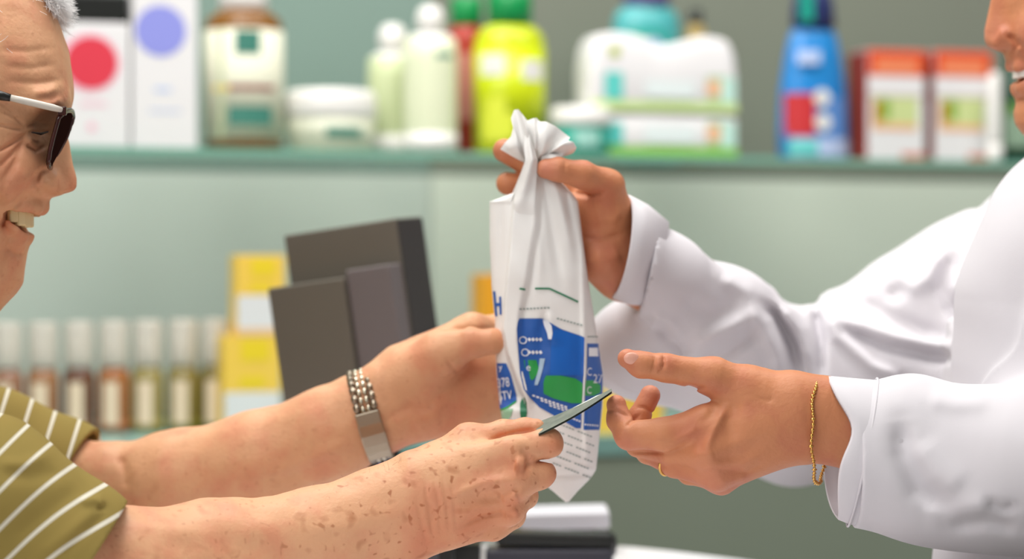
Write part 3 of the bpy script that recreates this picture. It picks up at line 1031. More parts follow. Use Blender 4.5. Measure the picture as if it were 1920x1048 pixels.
folds2 = [
    Fold([(1322, 845), (1340, 805), (1362, 764)], 4.5, 8, yhi=NY), Fold([(1300, 815), (1322, 790), (1345, 762)], -3, 9, yhi=NY),
    Fold([(1375, 830), (1368, 790), (1385, 750)], -3.5, 14, yhi=NY), Fold([(1246, 842), (1290, 815), (1330, 790)], 3, 8, yhi=NY),
    Fold([(1310, 880), (1345, 872), (1392, 868), (1440, 845)], 2.6, 7, yhi=NY), Fold([(1330, 862), (1385, 850), (1430, 825)], -2.6, 9, yhi=NY),
    Fold([(1350, 880), (1400, 884), (1430, 868)], -2, 6, yhi=NY), Fold([(1345, 905), (1400, 895)], 2, 8, yhi=NY),
    Fold([(1246, 850), (1220, 848), (1180, 848)], -2.5, 3, yhi=NY), Fold([(1295, 850), (1320, 856), (1340, 850)], 4, 12, yhi=NY),
    Fold([(1244, 666), (1245, 684), (1233, 701)], -3.0, 2.6, yhi=NY), Fold([(1228, 668), (1226, 684), (1222, 698)], -2.0, 2.6, yhi=NY), Fold([(1236, 664), (1236, 690)], 2.0, 5, yhi=NY),
    Fold([(1285, 722), (1305, 728), (1325, 727)], -4, 4, yhi=NY), Fold([(1292, 730), (1297, 742), (1294, 748)], -3, 3, yhi=NY),
    Fold([(1200, 778), (1182, 792), (1176, 800)], -3, 3, yhi=NY), Fold([(1138, 770), (1160, 772), (1180, 784)], -2, 3, yhi=NY), Fold([(1195, 764), (1210, 764), (1226, 776)], -2.5, 3, ylo=1.74, yhi=1.79),
    Fold([(1420, 745), (1440, 752), (1450, 748)], -1.5, 4, yhi=NY),
    # far hand
    Fold([(1075, 362), (1105, 366), (1135, 360)], -5, 5, ylo=1.80, yhi=1.90), Fold([(1095, 445), (1130, 448), (1165, 440)], -3, 5, ylo=1.80, yhi=1.90),
    Fold([(1110, 410), (1140, 400), (1165, 410)], 4, 18, ylo=1.80, yhi=1.90), Fold([(1060, 300), (1058, 325)], -1.5, 3, ylo=1.80, yhi=1.90), Fold([(1110, 480), (1140, 485), (1165, 475)], 4, 16, ylo=1.80, yhi=1.90),
    # face
    Fold([(1888, 66), (1900, 72), (1906, 86), (1898, 97)], -5, 5, yhi=YD), Fold([(1906, 74), (1926, 98), (1944, 122)], -5, 6, yhi=YD), Fold([(1908, 184), (1922, 186), (1936, 180)], -3, 6, yhi=YD),
]
for f_ in folds2:
    f_.amp *= 1.4
y_shape = Shape([Part(torso2 + head2 + arm_n + arm_f)] + limbs2, 0.0016, folds2, waves(5, 0.04, 0.0003), 2.0, subs2)
V, F = polygonise(y_shape, 0.0014)
bo = mesh_obj('body', V, F, SK_YNG, ph)
lips = [(Q2(x, y, l), 4.5, 0.8) for x, y, l in ((1896, 124, 0), (1900, 125, -7), (1910, 126, -14), (1922, 124, -20), (1908, 166, 0), (1911, 166, -7), (1918, 163, -14), (1926, 155, -20))]
blush_and_shade(bo, V, lips + [(Q2(1852, 68, 0), 11, 0.35), (Q2(1950, 70, -50), 20, 0.3), (P(1172, 672, YN), 12, 0.65), (P(1157, 758, YN), 10, 0.5), (P(1220, 740, YN + 0.028), 11, 0.65), (P(1175, 830, YN), 12, 0.35), (P(1300, 740, YN), 9, 0.5),
                     (P(1340, 890, YN - 0.01), 18, 0.3), (P(1024, 317, YF - 0.04), 11, 0.5), (P(946, 290, YF), 12, 0.4), (P(950, 344, YF), 12, 0.4), (P(1140, 500, YF), 20, 0.3)])
tm = MB()
for (x, y, lat, w, h) in ((1906, 137, 3.6, 8.0, 9.5), (1911, 136.5, 11, 7.4, 9), (1921, 135, 17.5, 7.2, 8.6), (1932, 132, 23, 6.5, 7.5)):
    for sg in (1, -1):
        c = Q2(x, y, lat * sg)
        tm.box(c, (0.005, w / 1000, h / 1000), TOOTH, 0.0018, Matrix.Rotation(-math.atan2(lat * sg, 34) * 1.25, 3, 'Z'), 3)
tm.build('teeth', ph, 'white upper teeth')
hv, hf = [], []
cc, rr = P(2098, -75, YD), np.array((216 * u2, 0.074, 205 * u2)) + 0.002
low_shape('hair', [Ell(cc + np.array([0.012, 0, 0.012]), rr + np.array([0.0, 0.004, 0.004]), 0.02)], HAIR_D, ph, 0.004, noise=waves(2, 0.02, 0.002), folds=[])

# nail of the thumb that lies on top
V, F = polygonise(Shape([Part([Ell(P(1184, 672, YN - 0.0155), (0.0056, 0.0020, 0.0044), 0.002)])], lip=2.0), 0.0006)
mesh_obj('thumbnail', V, F, NAIL, ph, label='pink thumbnail')

# lab coat
COAT = mat('white_cotton', 'd8d5d9', 0.8, spec=0.15, bump=(1400, 0.15, 0.0004), col2='d3d0d5')
sleeve_n = chain([(2160, 560, -10, 165), (2080, 890, -60, 165)], YN, 0.04) + chain([(2080, 900, -60, 160), (1900, 886, -30, 146, .95), (1760, 868, -8, 134, .92), (1660, 852, 0, 128, .9), (1560, 845, 0, 126, .9)], YN, 0.03)
sleeve_f = chain([(1995, 468, 215, 170), (1800, 592, 215, 146), (1640, 690, 205, 146), (1490, 738, 190, 158)], YF, 0.04)
sleeve_f += chain([(1490, 738, 190, 156), (1345, 622, 105, 112), (1245, 516, 45, 70), (1185, 482, 12, 74)], YF, 0.03)
cn = hem(1600, 850, YN, (-1, 0, 0.0))
cf = hem(1222, 470, YF + 0.03, (-.97, 0, .2))
coat_parts = [
    Part([Cone(P(2140, 470, YD), P(2100, 650, YD), 0.10, 0.12, 0.05), Cone(P(2085, 560, YD - 0.055), P(2055, 1500, YD - 0.055), 0.12, 0.135, 0.05),
          Cone(P(2085, 560, YD + 0.055), P(2055, 1500, YD + 0.055), 0.12, 0.135, 0.05), Cone(P(2055, 1500, YD), P(2075, 2300, YD), 0.15, 0.16, 0.05)]),
    Part(sleeve_n, 0.03, [(cn[0], cn[1], 0, 0)]),
    Part(sleeve_f, 0.05, [(cf[0], cf[1], 0, 0)]),
    Part(chain([(1250, 590, 75, 58), (1205, 648, 95, 90), (1340, 690, 120, 100)], YF, 0.03), 0.03),
]
FY = 1.84
coat_folds = [
    Fold([(1228, 606), (1270, 640), (1290, 670)], -8, 14, ylo=FY), Fold([(1215, 590), (1260, 610), (1275, 640)], 7, 14, ylo=FY), Fold([(1300, 650), (1355, 622), (1405, 592)], 10, 18, ylo=FY),
    Fold([(1310, 690), (1370, 655), (1425, 620)], -9, 16, ylo=FY), Fold([(1280, 560), (1330, 590), (1390, 580)], -6, 20, ylo=FY),
    Fold([(1416, 560), (1454, 592), (1484, 650), (1502, 712)], -11, 11, ylo=FY), Fold([(1395, 575), (1430, 610), (1455, 660), (1470, 720)], 8, 15, ylo=FY),
    Fold([(1462, 570), (1500, 620), (1518, 690)], 9, 13, ylo=FY), Fold([(1527, 572), (1538, 640), (1538, 715)], -12, 9, ylo=FY), Fold([(1470, 556), (1505, 566), (1540, 556)], -10, 12, ylo=FY),
    Fold([(1552, 580), (1572, 630), (1635, 685), (1700, 712)], 10, 13, ylo=FY), Fold([(1588, 618), (1655, 650), (1790, 675)], -9, 11, ylo=FY),
    Fold([(1568, 596), (1676, 630), (1785, 650)], 9, 13, ylo=FY), Fold([(1600, 560), (1680, 600), (1770, 640)], -6, 16, ylo=FY),
    Fold([(1690, 545), (1735, 520), (1766, 465)], 9, 18, ylo=FY), Fold([(1660, 560), (1700, 540), (1730, 500)], -6, 16, ylo=FY),
    Fold([(1840, 372), (1824, 460), (1806, 545), (1790, 650)], -7, 14, ylo=FY), Fold([(1790, 470), (1770, 540), (1790, 600)], -7, 16, ylo=FY),
    Fold([(1680, 700), (1740, 735)], -6, 12, ylo=FY), Fold([(1350, 520), (1400, 545), (1440, 590)], 6, 16, ylo=FY),
    # near sleeve
    Fold([(1688, 790), (1695, 850), (1725, 915), (1790, 965)], -12, 22, yhi=1.74), Fold([(1720, 830), (1760, 880), (1800, 920)], 5, 30, yhi=1.74),
    Fold([(1780, 985), (1850, 975), (1910, 990)], -7, 16, yhi=1.74), Fold([(1850, 940), (1880, 955), (1905, 950)], -6, 10, yhi=1.74), Fold([(1740, 745), (1790, 755), (1860, 752)], 4, 20, yhi=1.74),
    Fold([(1730, 950), (1800, 960), (1860, 945)], 5, 22, yhi=1.74),
]
for f_ in coat_folds:
    f_.amp *= 1.9
V, F = polygonise(Shape(coat_parts, 0.012, coat_folds, waves(21, 0.12, 0.0035), 1.5), 0.0024)
coat = mesh_obj('lab_coat', V, F, COAT, ph, label='white cotton lab coat')


def cuff(name, rings, m, parent, th=0.0022, n=72, label=None):
    """rings: (centre px, py, depth, half height px, half depth px, lean px at the top, shape fn)"""
    V, F = [], []
    R = []
    for (cx, cy, d, rv, rd, lean, fn) in rings:
        ring = []
        for i in range(n):
            a = 2 * math.pi * i / n
            dx, dr = fn(a) if fn else (0, 0)
            s_, c_ = math.sin(a), math.cos(a)
            px = cx + lean * s_ + dx
            ring.append(P(px, cy - (rv + dr) * s_, d) + np.array([0, -c_ * (rd + dr) * K * d, 0]))
        R.append(ring)
    inner = []
    for ring in R:
        c = np.mean(ring, 0)
        inner.append([p + (c - p) / np.linalg.norm(c - p) * th for p in ring])
    allr = R + inner[::-1]
    for r in allr:
        V += r
    k = len(allr)
    for j in range(k):
        j2 = (j + 1) % k
        for i in range(n):
            F.append((j * n + i, j * n + (i + 1) % n, j2 * n + (i + 1) % n, j2 * n + i))
    return mesh_obj(name, np.array(V), np.array(F), m, parent, label=label)


def rim(a):       # the turned back edge of the near cuff is notched in the middle of the side we see
    near = max(0, math.cos(a))
    return (28 * near ** 3 * math.exp(-((math.sin(a) - 0.42) / 0.42) ** 2) + 4 * math.sin(3 * a), 1.5 * math.sin(5 * a))


cuff('cuff', [(1559, 841, YN, 131, 112, -6, rim), (1562, 841, YN, 135, 117, -6, rim), (1590, 845, YN, 137, 120, 0, lambda a: (10 * max(0, math.cos(a)), 1.2 * math.sin(4 * a))),
              (1640, 851, YN, 137, 122, 18, lambda a: (0, 1.0 * math.sin(5 * a + 1))), (1672, 854, YN, 136, 122, 38, lambda a: (0, 1.5 * math.sin(4 * a))), (1679, 855, YN, 132, 118, 39, None)], COAT, coat, label='turned-back cuff')
seam = MB()
pts = []
for i in range(72):
    a = 2 * math.pi * i / 72
    pts.append(P(1617 + 28 * math.sin(a) - 10 * math.cos(a), 848 - 138.5 * math.sin(a), YN) + np.array([0, -math.cos(a) * 122.5 * K * YN, 0]))
seam.tube(pts, 0.0009, COAT, 8, True)
seam.build('cuff_seam', coat)
cuff('cuff', [(1167, 463, YF + 0.012, 94, 88, 14, lambda a: (16 * max(0, math.cos(a)) - 6, 0)), (1170, 463, YF + 0.012, 98, 92, 14, lambda a: (16 * max(0, math.cos(a)) - 6, 0)), (1192, 478, YF + 0.018, 94, 94, 16, lambda a: (8, 1.2 * math.sin(4 * a))),
              (1226, 496, YF + 0.035, 79, 90, 22, lambda a: (6, 1.5 * math.sin(5 * a))), (1230, 497, YF + 0.035, 74, 86, 22, None)], COAT, coat, label='turned-back cuff')
low_shape('collar', [Cone(P(2120, 330, YD), P(2140, 450, YD), 0.070, 0.10, 0.02)], COAT, ph, 0.006)
legs_of(ph, 0.49, YD, 0.93, 0.0, mat('grey_trousers', '4a4c50', 0.85), SHOE, -1)
# ------------------------------------------------------------------ the bag of medicine
BAG = mat('white_paper_film', 'f0efec', 0.45, spec=0.4, col2='e8e7e4', sss=0.0)
INK_B = mat('blue_ink', '2458a8', 0.4, col2='2c62b4', var_scale=90)
INK_B2 = mat('bright_blue_ink', '1664c0', 0.4)
INK_G = mat('green_ink', '2fa04e', 0.4)
INK_DG = mat('dark_green_ink', '2a7f5a', 0.4)
INK_GR = mat('grey_ink', '9aa6a2', 0.5)
INK_W = mat('white_print', 'eef1f6', 0.45)
bag = thing('pharmacy_bag', 'white pharmacy bag with blue and green print, twisted shut, held between both people', 'bag', P(1030, 930, 1.86))

BL = [(296, 986), (320, 978), (345, 968), (362, 961), (371, 938), (378, 918), (450, 918), (540, 922), (600, 928), (650, 929), (700, 931), (760, 937), (800, 945), (850, 962), (880, 985), (902, 1012), (922, 1038), (941, 1060)]
BR = [(296, 1012), (320, 1030), (345, 1056), (362, 1073), (378, 1084), (450, 1093), (540, 1105), (600, 1115), (650, 1123), (700, 1131), (760, 1130), (800, 1126), (850, 1121), (880, 1118), (890, 1112), (902, 1102), (922, 1082), (941, 1066)]
STRIP_L = [(296, 988), (345, 972), (380, 962), (480, 954), (560, 946), (620, 942), (665, 951), (710, 967), (748, 983), (770, 990)]
STRIP_R = [(296, 1008), (420, 1002), (520, 987), (590, 972), (640, 969), (690, 976), (735, 989), (770, 994)]
iL = lambda y: np.interp(y, *zip(*BL))
iR = lambda y: np.interp(y, *zip(*BR))
BAG_WAVE = waves(31, 0.05, 0.0012, 6)


def sstep(x, a, b):
    t = np.clip((x - a) / (b - a), 0, 1)
    return t * t * (3 - 2 * t)


def bag_front(px, py):
    """depth of the front sheet"""
    L, R = iL(py), iR(py)
    s = np.clip((px - (L + R) / 2) / ((R - L) / 2 + 1e-6), -1, 1)
    bulge = np.interp(py, (296, 370, 520, 700, 840, 900, 941), (0.008, 0.013, 0.019, 0.022, 0.020, 0.012, 0.002))
    d = 1.862 - bulge * np.sqrt(np.clip(1 - s * s, 0, 1)) ** 0.8
    # side face on the right
    fade = sstep(py, 380, 520) * (1 - sstep(py, 820, 890))
    e = 1096 + (py - 650) * 0.02
    d = d + fade * 0.006 * sstep(px, e - 3, e + 30) - fade * 0.0025 * np.exp(-((px - e) / 6) ** 2)
    # folded strip from the neck
    sl, sr = np.interp(py, *zip(*STRIP_L)), np.interp(py, *zip(*STRIP_R))
    on = sstep(py, 330, 385) * (1 - sstep(py, 742, 772))
    left = 1 - sstep(px, sl - 2.5, sl + 2.5)
    d = d + on * left * 0.016
    ins = sstep(px, sl - 2, sl + 3) * (1 - sstep(px, sr - 4, sr + 14))
    d = d - on * ins * 0.005
    d = d + on * 0.0015 * np.exp(-((px - sr - 10) / 8) ** 2)
    # pleats running down from the neck
    for (x0, y0, x1, y1, am, w) in ((1018, 330, 1050, 520, 0.0030, 9), (1040, 340, 1072, 470, -0.0022, 9), (1062, 360, 1082, 480, 0.0022, 8), (1003, 345, 1012, 520, -0.0020, 8),
                                    (1020, 595, 1010, 700, 0.0028, 10), (1030, 590, 1040, 640, -0.002, 10), (940, 400, 934, 560, 0.0016, 8)):
        t = np.clip((py - y0) / (y1 - y0), -0.2, 1.2)
        x = x0 + (x1 - x0) * t
        d = d + am * np.exp(-((px - x) / (w * (0.7 + 0.6 * t))) ** 2) * np.clip(np.minimum(t + 0.2, 1.2 - t) * 3, 0, 1)
    # gusset crease at the bottom
    d = d + 0.002 * np.exp(-((py - (896 - (px - 1000) * 0.07)) / 5) ** 2)
    return d


def Bf(px, py, off=0.0):
    px, py = np.asarray(px, float), np.asarray(py, float)
    d = bag_front(px, py)
    X = np.stack([(px - 960) * K * d, d, CAM_H - (py - 524) * K * d], -1)
    w = BAG_WAVE(X.reshape(-1, 3)).reshape(d.shape)
    edge = np.clip(np.minimum(px - iL(py), iR(py) - px) / 8, 0, 1)
    d = d + w * edge - off
    return np.stack([(px - 960) * K * d, d, CAM_H - (py - 524) * K * d], -1)


class Sheet:
    def __init__(s):
        s.V, s.F, s.M, s.mats, s.n = [], [], [], [], 0

    def add(s, V, F, m):
        if m not in s.mats:
            s.mats.append(m)
        s.V.append(np.asarray(V).reshape(-1, 3))
        s.F += [tuple(int(i) + s.n for i in f) for f in F]
        s.M += [s.mats.index(m)] * len(F)
        s.n += len(s.V[-1])

    def grid(s, G, m, flip=False):
        h, w = G.shape[:2]
        F = []
        for j in range(h - 1):
            for i in range(w - 1):
                f = (j * w + i, j * w + i + 1, (j + 1) * w + i + 1, (j + 1) * w + i)
                F.append(f if flip else f[::-1])
        s.add(G.reshape(-1, 3), F, m)


sh = Sheet()
ys = np.unique(np.concatenate([np.arange(296, 360, 4), np.arange(360, 382, 2), np.arange(382, 942, 4), [941]]))
us = np.concatenate([np.linspace(0, 1, 90)])
PX = np.stack([iL(y) + (iR(y) - iL(y)) * us for y in ys])
PY = np.repeat(ys[:, None], len(us), 1)
front = Bf(PX, PY)
back = front.copy()
bul = np.interp(PY, (296, 370, 520, 700, 840, 900, 941), (0.006, 0.010, 0.016, 0.020, 0.018, 0.010, 0.001))
db = np.maximum(1.864 + bul * np.sqrt(np.clip(1 - (2 * us[None] - 1) ** 2, 0, 1)), front[..., 1] + 0.0008)
back = np.stack([(PX - 960) * K * db, db, CAM_H - (PY - 524) * K * db], -1)
sh.grid(front, BAG)
sh.grid(back, BAG, True)
for col in (0, -1):
    sh.grid(np.stack([front[:, col], back[:, col]], 1), BAG, col == 0)


def decal(rows, m, off=0.0005, nx=14):
    """rows: (py, px left, px right)"""
    r = np.array(rows, float)
    y = np.linspace(r[0, 0], r[-1, 0], max(2, int((r[-1, 0] - r[0, 0]) / 3) + 2))
    l, rr_ = np.interp(y, r[:, 0], r[:, 1]), np.interp(y, r[:, 0], r[:, 2])
    t = np.linspace(0, 1, nx)
    sh.grid(Bf(l[:, None] + (rr_ - l)[:, None] * t, np.repeat(y[:, None], nx, 1), off), m)


def stroke(pts, w, m, off=0.0007, n=24):
    p = np.array(pts, float)
    t = np.linspace(0, len(p) - 1, n)
    x, y = np.interp(t, range(len(p)), p[:, 0]), np.interp(t, range(len(p)), p[:, 1])
    dx, dy = np.gradient(x), np.gradient(y)
    l = np.hypot(dx, dy)
    nx_, ny_ = -dy / l * w / 2, dx / l * w / 2
    q = np.linspace(-1, 1, 4)
    sh.grid(Bf(x[:, None] + nx_[:, None] * q, y[:, None] + ny_[:, None] * q, off), m)


def text(body, px, py, hgt, m, slant=0.0, squeeze=1.0, rot=0.0, off=0.0009):
    cu = bpy.data.curves.new('print', 'FONT')
    cu.body = body
    cu.resolution_u = 3
    o = bpy.data.objects.new('print', cu)
    C.objects.link(o)
    me = bpy.data.meshes.new_from_object(o.evaluated_get(bpy.context.evaluated_depsgraph_get()))
    V = np.array([v.co[:] for v in me.vertices])
    F = [tuple(p.vertices) for p in me.polygons]
    bpy.data.objects.remove(o)
    bpy.data.curves.remove(cu)
    bpy.data.meshes.remove(me)
    if not len(V):
        return
    x = V[:, 0] * hgt * 1.4 * squeeze
    y = -V[:, 1] * hgt * 1.4
    c, s_ = math.cos(rot), math.sin(rot)
    sh.add(Bf(px + x * c - y * s_, py + x * s_ + y * c, off), F, m)


# --- front face
stroke([(974, 541), (985, 543)], 3.5, INK_DG)
stroke([(1003, 541), (1030, 541), (1052, 551), (1084, 566)], 3.5, INK_DG)
for i in range(9):
    stroke([(974 + i * 6.5, 579.5 - 0.3 * i), (978.5 + i * 6.5, 579.5 - 0.3 * i)], 3, INK_GR, n=4)
for i in range(8):
    stroke([(1044 + i * 6.2, 597 + 1.7 * i), (1048.5 + i * 6.2, 598 + 1.7 * i)], 3, INK_GR, n=4)
# blue panel
decal([(597, 974, 1016), (604, 971, 1030), (617, 969, 1052), (632, 970, 1096), (700, 975, 1094), (730, 982, 1092), (745, 993, 1091), (764, 1012, 1090), (790, 1058, 1090), (803, 1080, 1089)], INK_B)
decal([(618, 1040, 1050), (632, 1034, 1096), (700, 1031, 1094), (704, 1031, 1094)], INK_B2, 0.0008)
decal([(704, 1024, 1050), (709, 1021, 1078), (718, 1019, 1092), (738, 1019, 1092), (748, 1040, 1091), (756, 1072, 1091)], INK_G, 0.0011)
decal([(675, 982, 1006), (690, 984, 1010), (700, 988, 1008), (712, 990, 1000)], INK_G, 0.0008, 8)
stroke([(1097, 640), (1096, 700), (1092, 775)], 2.2, INK_W, 0.0012)
text('O', 972, 645, 15, INK_W, off=0.0013)
text('O', 976, 668, 15, INK_W, off=0.0013)
for i in range(4):
    for yy in (637, 661):
        stroke([(991 + i * 7, yy - 3), (994 + i * 7, yy + 2)], 5, INK_W, 0.0012, 4)
text('e', 986, 695, 14, INK_W, off=0.0013)
decal([(600, 1018, 1026), (610, 1020, 1034), (625, 1026, 1036), (636, 1028, 1034)], INK_W, 0.0008, 6)
decal([(672, 1012, 1022), (690, 1010, 1018), (712, 1004, 1012), (722, 1002, 1008)], mat('pale_blue_print', 'a9c2d8', 0.45), 0.0012, 6)
for k in range(3):
    for i in range(9 - k):
        x = 998 + k * 16 + i * 7.5
        y = 741 + k * 9.5 + i * 2.6
        stroke([(x, y), (x + 5.2, y + 1.8)], 3.2 - 0.4 * k, INK_W, 0.0012, 4)
for i in range(6):
    stroke([(1060 + i * 5, 779 + i * 2), (1063.5 + i * 5, 780.4 + i * 2)], 3, INK_W, 0.0012, 4)
# side face on the right
decal([(644, 1101, 1122), (655, 1101, 1123), (700, 1100, 1130), (740, 1097, 1130), (800, 1094, 1125), (806, 1094, 1124)], INK_B)
decal([(713, 1099, 1112), (722, 1098, 1126), (736, 1097, 1126), (742, 1097, 1114)], INK_G, 0.0008)
decal([(652, 1104, 1121), (668, 1104, 1122)], INK_W, 0.0008, 8)
text('C', 1100, 704, 15, INK_W, squeeze=0.7)
text('27', 1112, 718, 17, INK_W, squeeze=0.75)
text('C', 1100, 738, 14, INK_W, squeeze=0.7, off=0.0012)
for i in range(6):
    stroke([(1096 + i * 4.6, 796 + i * 0.4), (1099 + i * 4.6, 796 + i * 0.4)], 3, INK_W, 0.001, 4)
for i in range(5):
    stroke([(1102 + i * 4, 631), (1105 + i * 4, 631.5)], 2.5, INK_GR, 0.0007, 4)
# lower small print
for k in range(6):
    for i in range(13):
        x = 1044 + i * 5.6 - k * 1.5
        if x > 1112:
            continue
        y = 793 + k * 15 + i * 2.2
        if (i * 7 + k * 3) % 6:
            stroke([(x, y), (x + 4.2, y + 1.6)], 2.4, INK_GR, 0.0007, 4)
# panel behind the folded strip
decal([(546, 924, 928.5), (593, 928, 932.5)], INK_B, 0.0007, 4)
decal([(568, 928, 936), (574, 928, 937)], INK_B, 0.0008, 4)
decal([(556, 935.5, 939.5), (590, 936.5, 940.5)], INK_B, 0.0007, 4)
decal([(681, 931, 949), (700, 932, 957), (740, 935, 968), (752, 936, 969), (766, 937, 950)], INK_B, 0.0006, 8)
text('378', 933, 727, 18, INK_W, squeeze=0.62, rot=-0.12, off=0.0012)
text('STV', 936, 751, 17, INK_W, squeeze=0.62, rot=-0.12, off=0.0012)
text('y', 935, 694, 12, INK_W, rot=-0.1, off=0.0012)
decal([(766, 938, 962), (780, 940, 958), (790, 942, 950)], mat('pale_green_print', '9cc9a6', 0.45), 0.0006, 6)
stroke([(938, 769), (952, 763), (968, 752)], 3, INK_G, 0.001)
decal([(746, 979, 984), (756, 975, 987), (775, 975, 988), (786, 977, 985), (790, 979, 982)], INK_DG, 0.0009, 8)
mesh_obj('bag_body', np.concatenate(sh.V), sh.F, sh.mats, bag, True, None, sh.M, 'bag body printed in blue and green')

# crumpled top above the hand
rimp = [(938, 280, -4), (946, 268, -12), (958, 256, -16), (962, 240, -10), (958, 222, 0), (964, 206, 4), (972, 205, 2), (981, 216, -3), (989, 226, -8), (999, 222, -2), (1006, 221, 3), (1012, 228, -4), (1024, 228, -10), (1042, 237, -12), (1058, 249, -8), (1069, 258, -2),
        (1064, 263, -10), (1075, 266, -6), (1081, 277, 2), (1076, 286, 4), (1066, 291, -4), (1050, 289, -12), (1030, 288, -16), (1016, 292, -16)]
neck_f, neck_b = (999, 303, -9), (999, 300, 9)
top = MB()
n = len(rimp)
fine = 120
tt = np.linspace(0, n - 1, fine)
R_ = np.array(rimp, float)
rx, ry, rz = [np.interp(tt, range(n), R_[:, k]) for k in range(3)]
for side in (-1, 1):
    V, F = [], []
    rows = 26
    for j in range(rows):
        v = j / (rows - 1)
        for i in range(fine):
            s = i / (fine - 1)
            a0 = np.array([986 + 26 * s, 306 - 4 * math.sin(s * 3.1)])
            x = a0[0] + (rx[i] - a0[0]) * v ** 0.9
            y = a0[1] + (ry[i] - a0[1]) * v
            puff = math.sin(v * math.pi * 0.85) * 11 + 1.0
            pleat = 3.6 * math.sin(s * 41 + 2 * math.sin(v * 3 + s * 9)) * (0.25 + v * 0.75) + 2.4 * math.sin(s * 17 + v * 5)
            z = side * puff * (0.6 + 0.4 * math.sin(s * math.pi)) + pleat * (1 - 0.5 * v) + rz[i] * 0.4 * v
            V.append(P(x, y, 1.858 + z / 1000))
    for j in range(rows - 1):
        for i in range(fine - 1):
            F.append((j * fine + i, j * fine + i + 1, (j + 1) * fine + i + 1, (j + 1) * fine + i))
    top.add(V, F, BAG)
# the folded strip running from the tuft into the body
V, F = [], []
nr, nc = 40, 17
for j in range(nr):
    y = 250 + (430 - 250) * j / (nr - 1)
    l = np.interp(y, (250, 275, 300, 330, 360, 385, 430), (984, 982, 985, 975, 966, 961, 959))
    r = np.interp(y, (250, 275, 300, 330, 385, 430), (996, 1001, 1008, 1006, 1003, 1001))
    for i in range(nc):
        s = i / (nc - 1)
        x = l + (r - l) * s
        d0 = np.interp(y, (250, 300, 345), (1.850, 1.842, 1.846))
        w = sstep(y, 345, 415)
        arch = 0.0040 * (1 - (2 * s - 1) ** 2) + 0.0010 * math.sin(s * 9 + y * 0.03)
        db_ = float(bag_front(np.array(x), np.array(y)))
        d = (d0 - arch) * (1 - w) + (db_ + 0.001 * (w - 0.75) * 6) * w
        V.append(P(x, y, d))
for j in range(nr - 1):
    for i in range(nc - 1):
        F.append((j * nc + i, j * nc + i + 1, (j + 1) * nc + i + 1, (j + 1) * nc + i))
top.add(V, F, BAG)
top.build('bag_top', bag, 'crumpled tuft of white film')

# ------------------------------------------------------------------ banknote
NOTE = mat('banknote_paper', '8a9082', 0.7, col2='4e5850', var_scale=110)
NOTE_L = mat('banknote_edge', 'dfe6dc', 0.7)
note = MB()
V, F = [], []
nu, nv = 30, 6
A0, A1 = np.array([1000, 803.]), np.array([1147, 735.])
for layer in (0, 1, 2):
    for j in range(nv):
        v = j / (nv - 1)
        for i in range(nu):
            s = i / (nu - 1)
            c = A0 + (A1 - A0) * s
            c[1] += 7 * math.sin(s * math.pi) * 0.6 + (1 - s) ** 2 * 2
            wd = 26 * (1 - s) ** 0.8 + 9
            lift = -layer * 2.0 + (v - 0.5) * wd * 0.55
            V.append(P(c[0] + v * 10 * (1 - s), c[1] + lift + 3 * (1 - s), 1.742 + 0.030 * (1 - v) - 0.012 * s))
for layer in range(3):
    b0 = layer * nu * nv
    for j in range(nv - 1):
        for i in range(nu - 1):
            F.append((b0 + j * nu + i, b0 + j * nu + i + 1, b0 + (j + 1) * nu + i + 1, b0 + (j + 1) * nu + i))
note.add(V, F, NOTE)
note.tube([P(1040, 786, 1.768), P(1080, 767, 1.765), P(1120, 747, 1.762), P(1147, 735, 1.760)], [0.0010, 0.0019, 0.0021, 0.0014], NOTE_L, 8)
o = note.build('banknote', None, origin=P(1040, 790, 1.755))
tag(o, 'folded grey-green banknote pinched in the hand of the man in the striped polo', 'money')
# ------------------------------------------------------------------ shop behind: glass shelves against a pale green wall
SLOPE = 0.3104
YAW = math.atan(SLOPE)
ROT = Matrix.Rotation(YAW, 3, 'Z')
ZU = CAM_H + 246 * K * 2.80           # top of the glass shelf
ZL = CAM_H - 282 * K * 2.805          # top of the back counter


def wall_line(off):
    """distance along the view line where the pixel column meets a line parallel to the wall, off metres in front of the shelf front line"""
    return lambda px: (2.9496 - off * math.sqrt(1 + SLOPE ** 2)) / (1 - SLOPE * (px - 960) * K)


def on_shelf(px, off=0.0, z=None):
    d = wall_line(off)(px)
    return Vector(((px - 960) * K * d, d, ZU if z is None else z)), K * d


def frame_at(px, off, z):
    c, s = on_shelf(px, off, z)
    return Matrix.Translation(c) @ ROT.to_4x4(), s


WALL = mat('pale_green_panel', 'c8cdc6', 0.4, spec=0.4, col2='b9bcb3', var_scale=2.2)
WALL_R = mat('sage_panel', 'dadcd0', 0.4, spec=0.4, col2='cccbbf', var_scale=2.2)
WALL_U = mat('upper_green_panel', '7d9389', 0.4, spec=0.4, col2='798d84', var_scale=2.2)  # both upper panels have a darker tone than those below the shelf
WALL_UR = mat('upper_olive_panel', '7c8375', 0.4, spec=0.4, col2='74756a', var_scale=2.2)
GLASS = mat('green_glass', '7fb8a4', 0.08, trans=0.75, ior=1.45, spec=0.5)
_nt = GLASS.node_tree
_b, _o = _nt.nodes['Principled BSDF'], _nt.nodes['Material Output']
_t, _m = _nt.nodes.new('ShaderNodeBsdfTransparent'), _nt.nodes.new('ShaderNodeMixShader')
_t.inputs[0].default_value = (0.97, 1.0, 0.985, 1)
_m.inputs[0].default_value = 0.07
_nt.links.new(_t.outputs[0], _m.inputs[1])
_nt.links.new(_b.outputs[0], _m.inputs[2])
_nt.links.new(_m.outputs[0], _o.inputs['Surface'])
GEDGE = mat('green_glass_edge', '7fb8a4', 0.2, trans=0.2)
CABF = mat('dark_sage_laminate', '8d9a89', 0.5, col2='868f7e', var_scale=3)
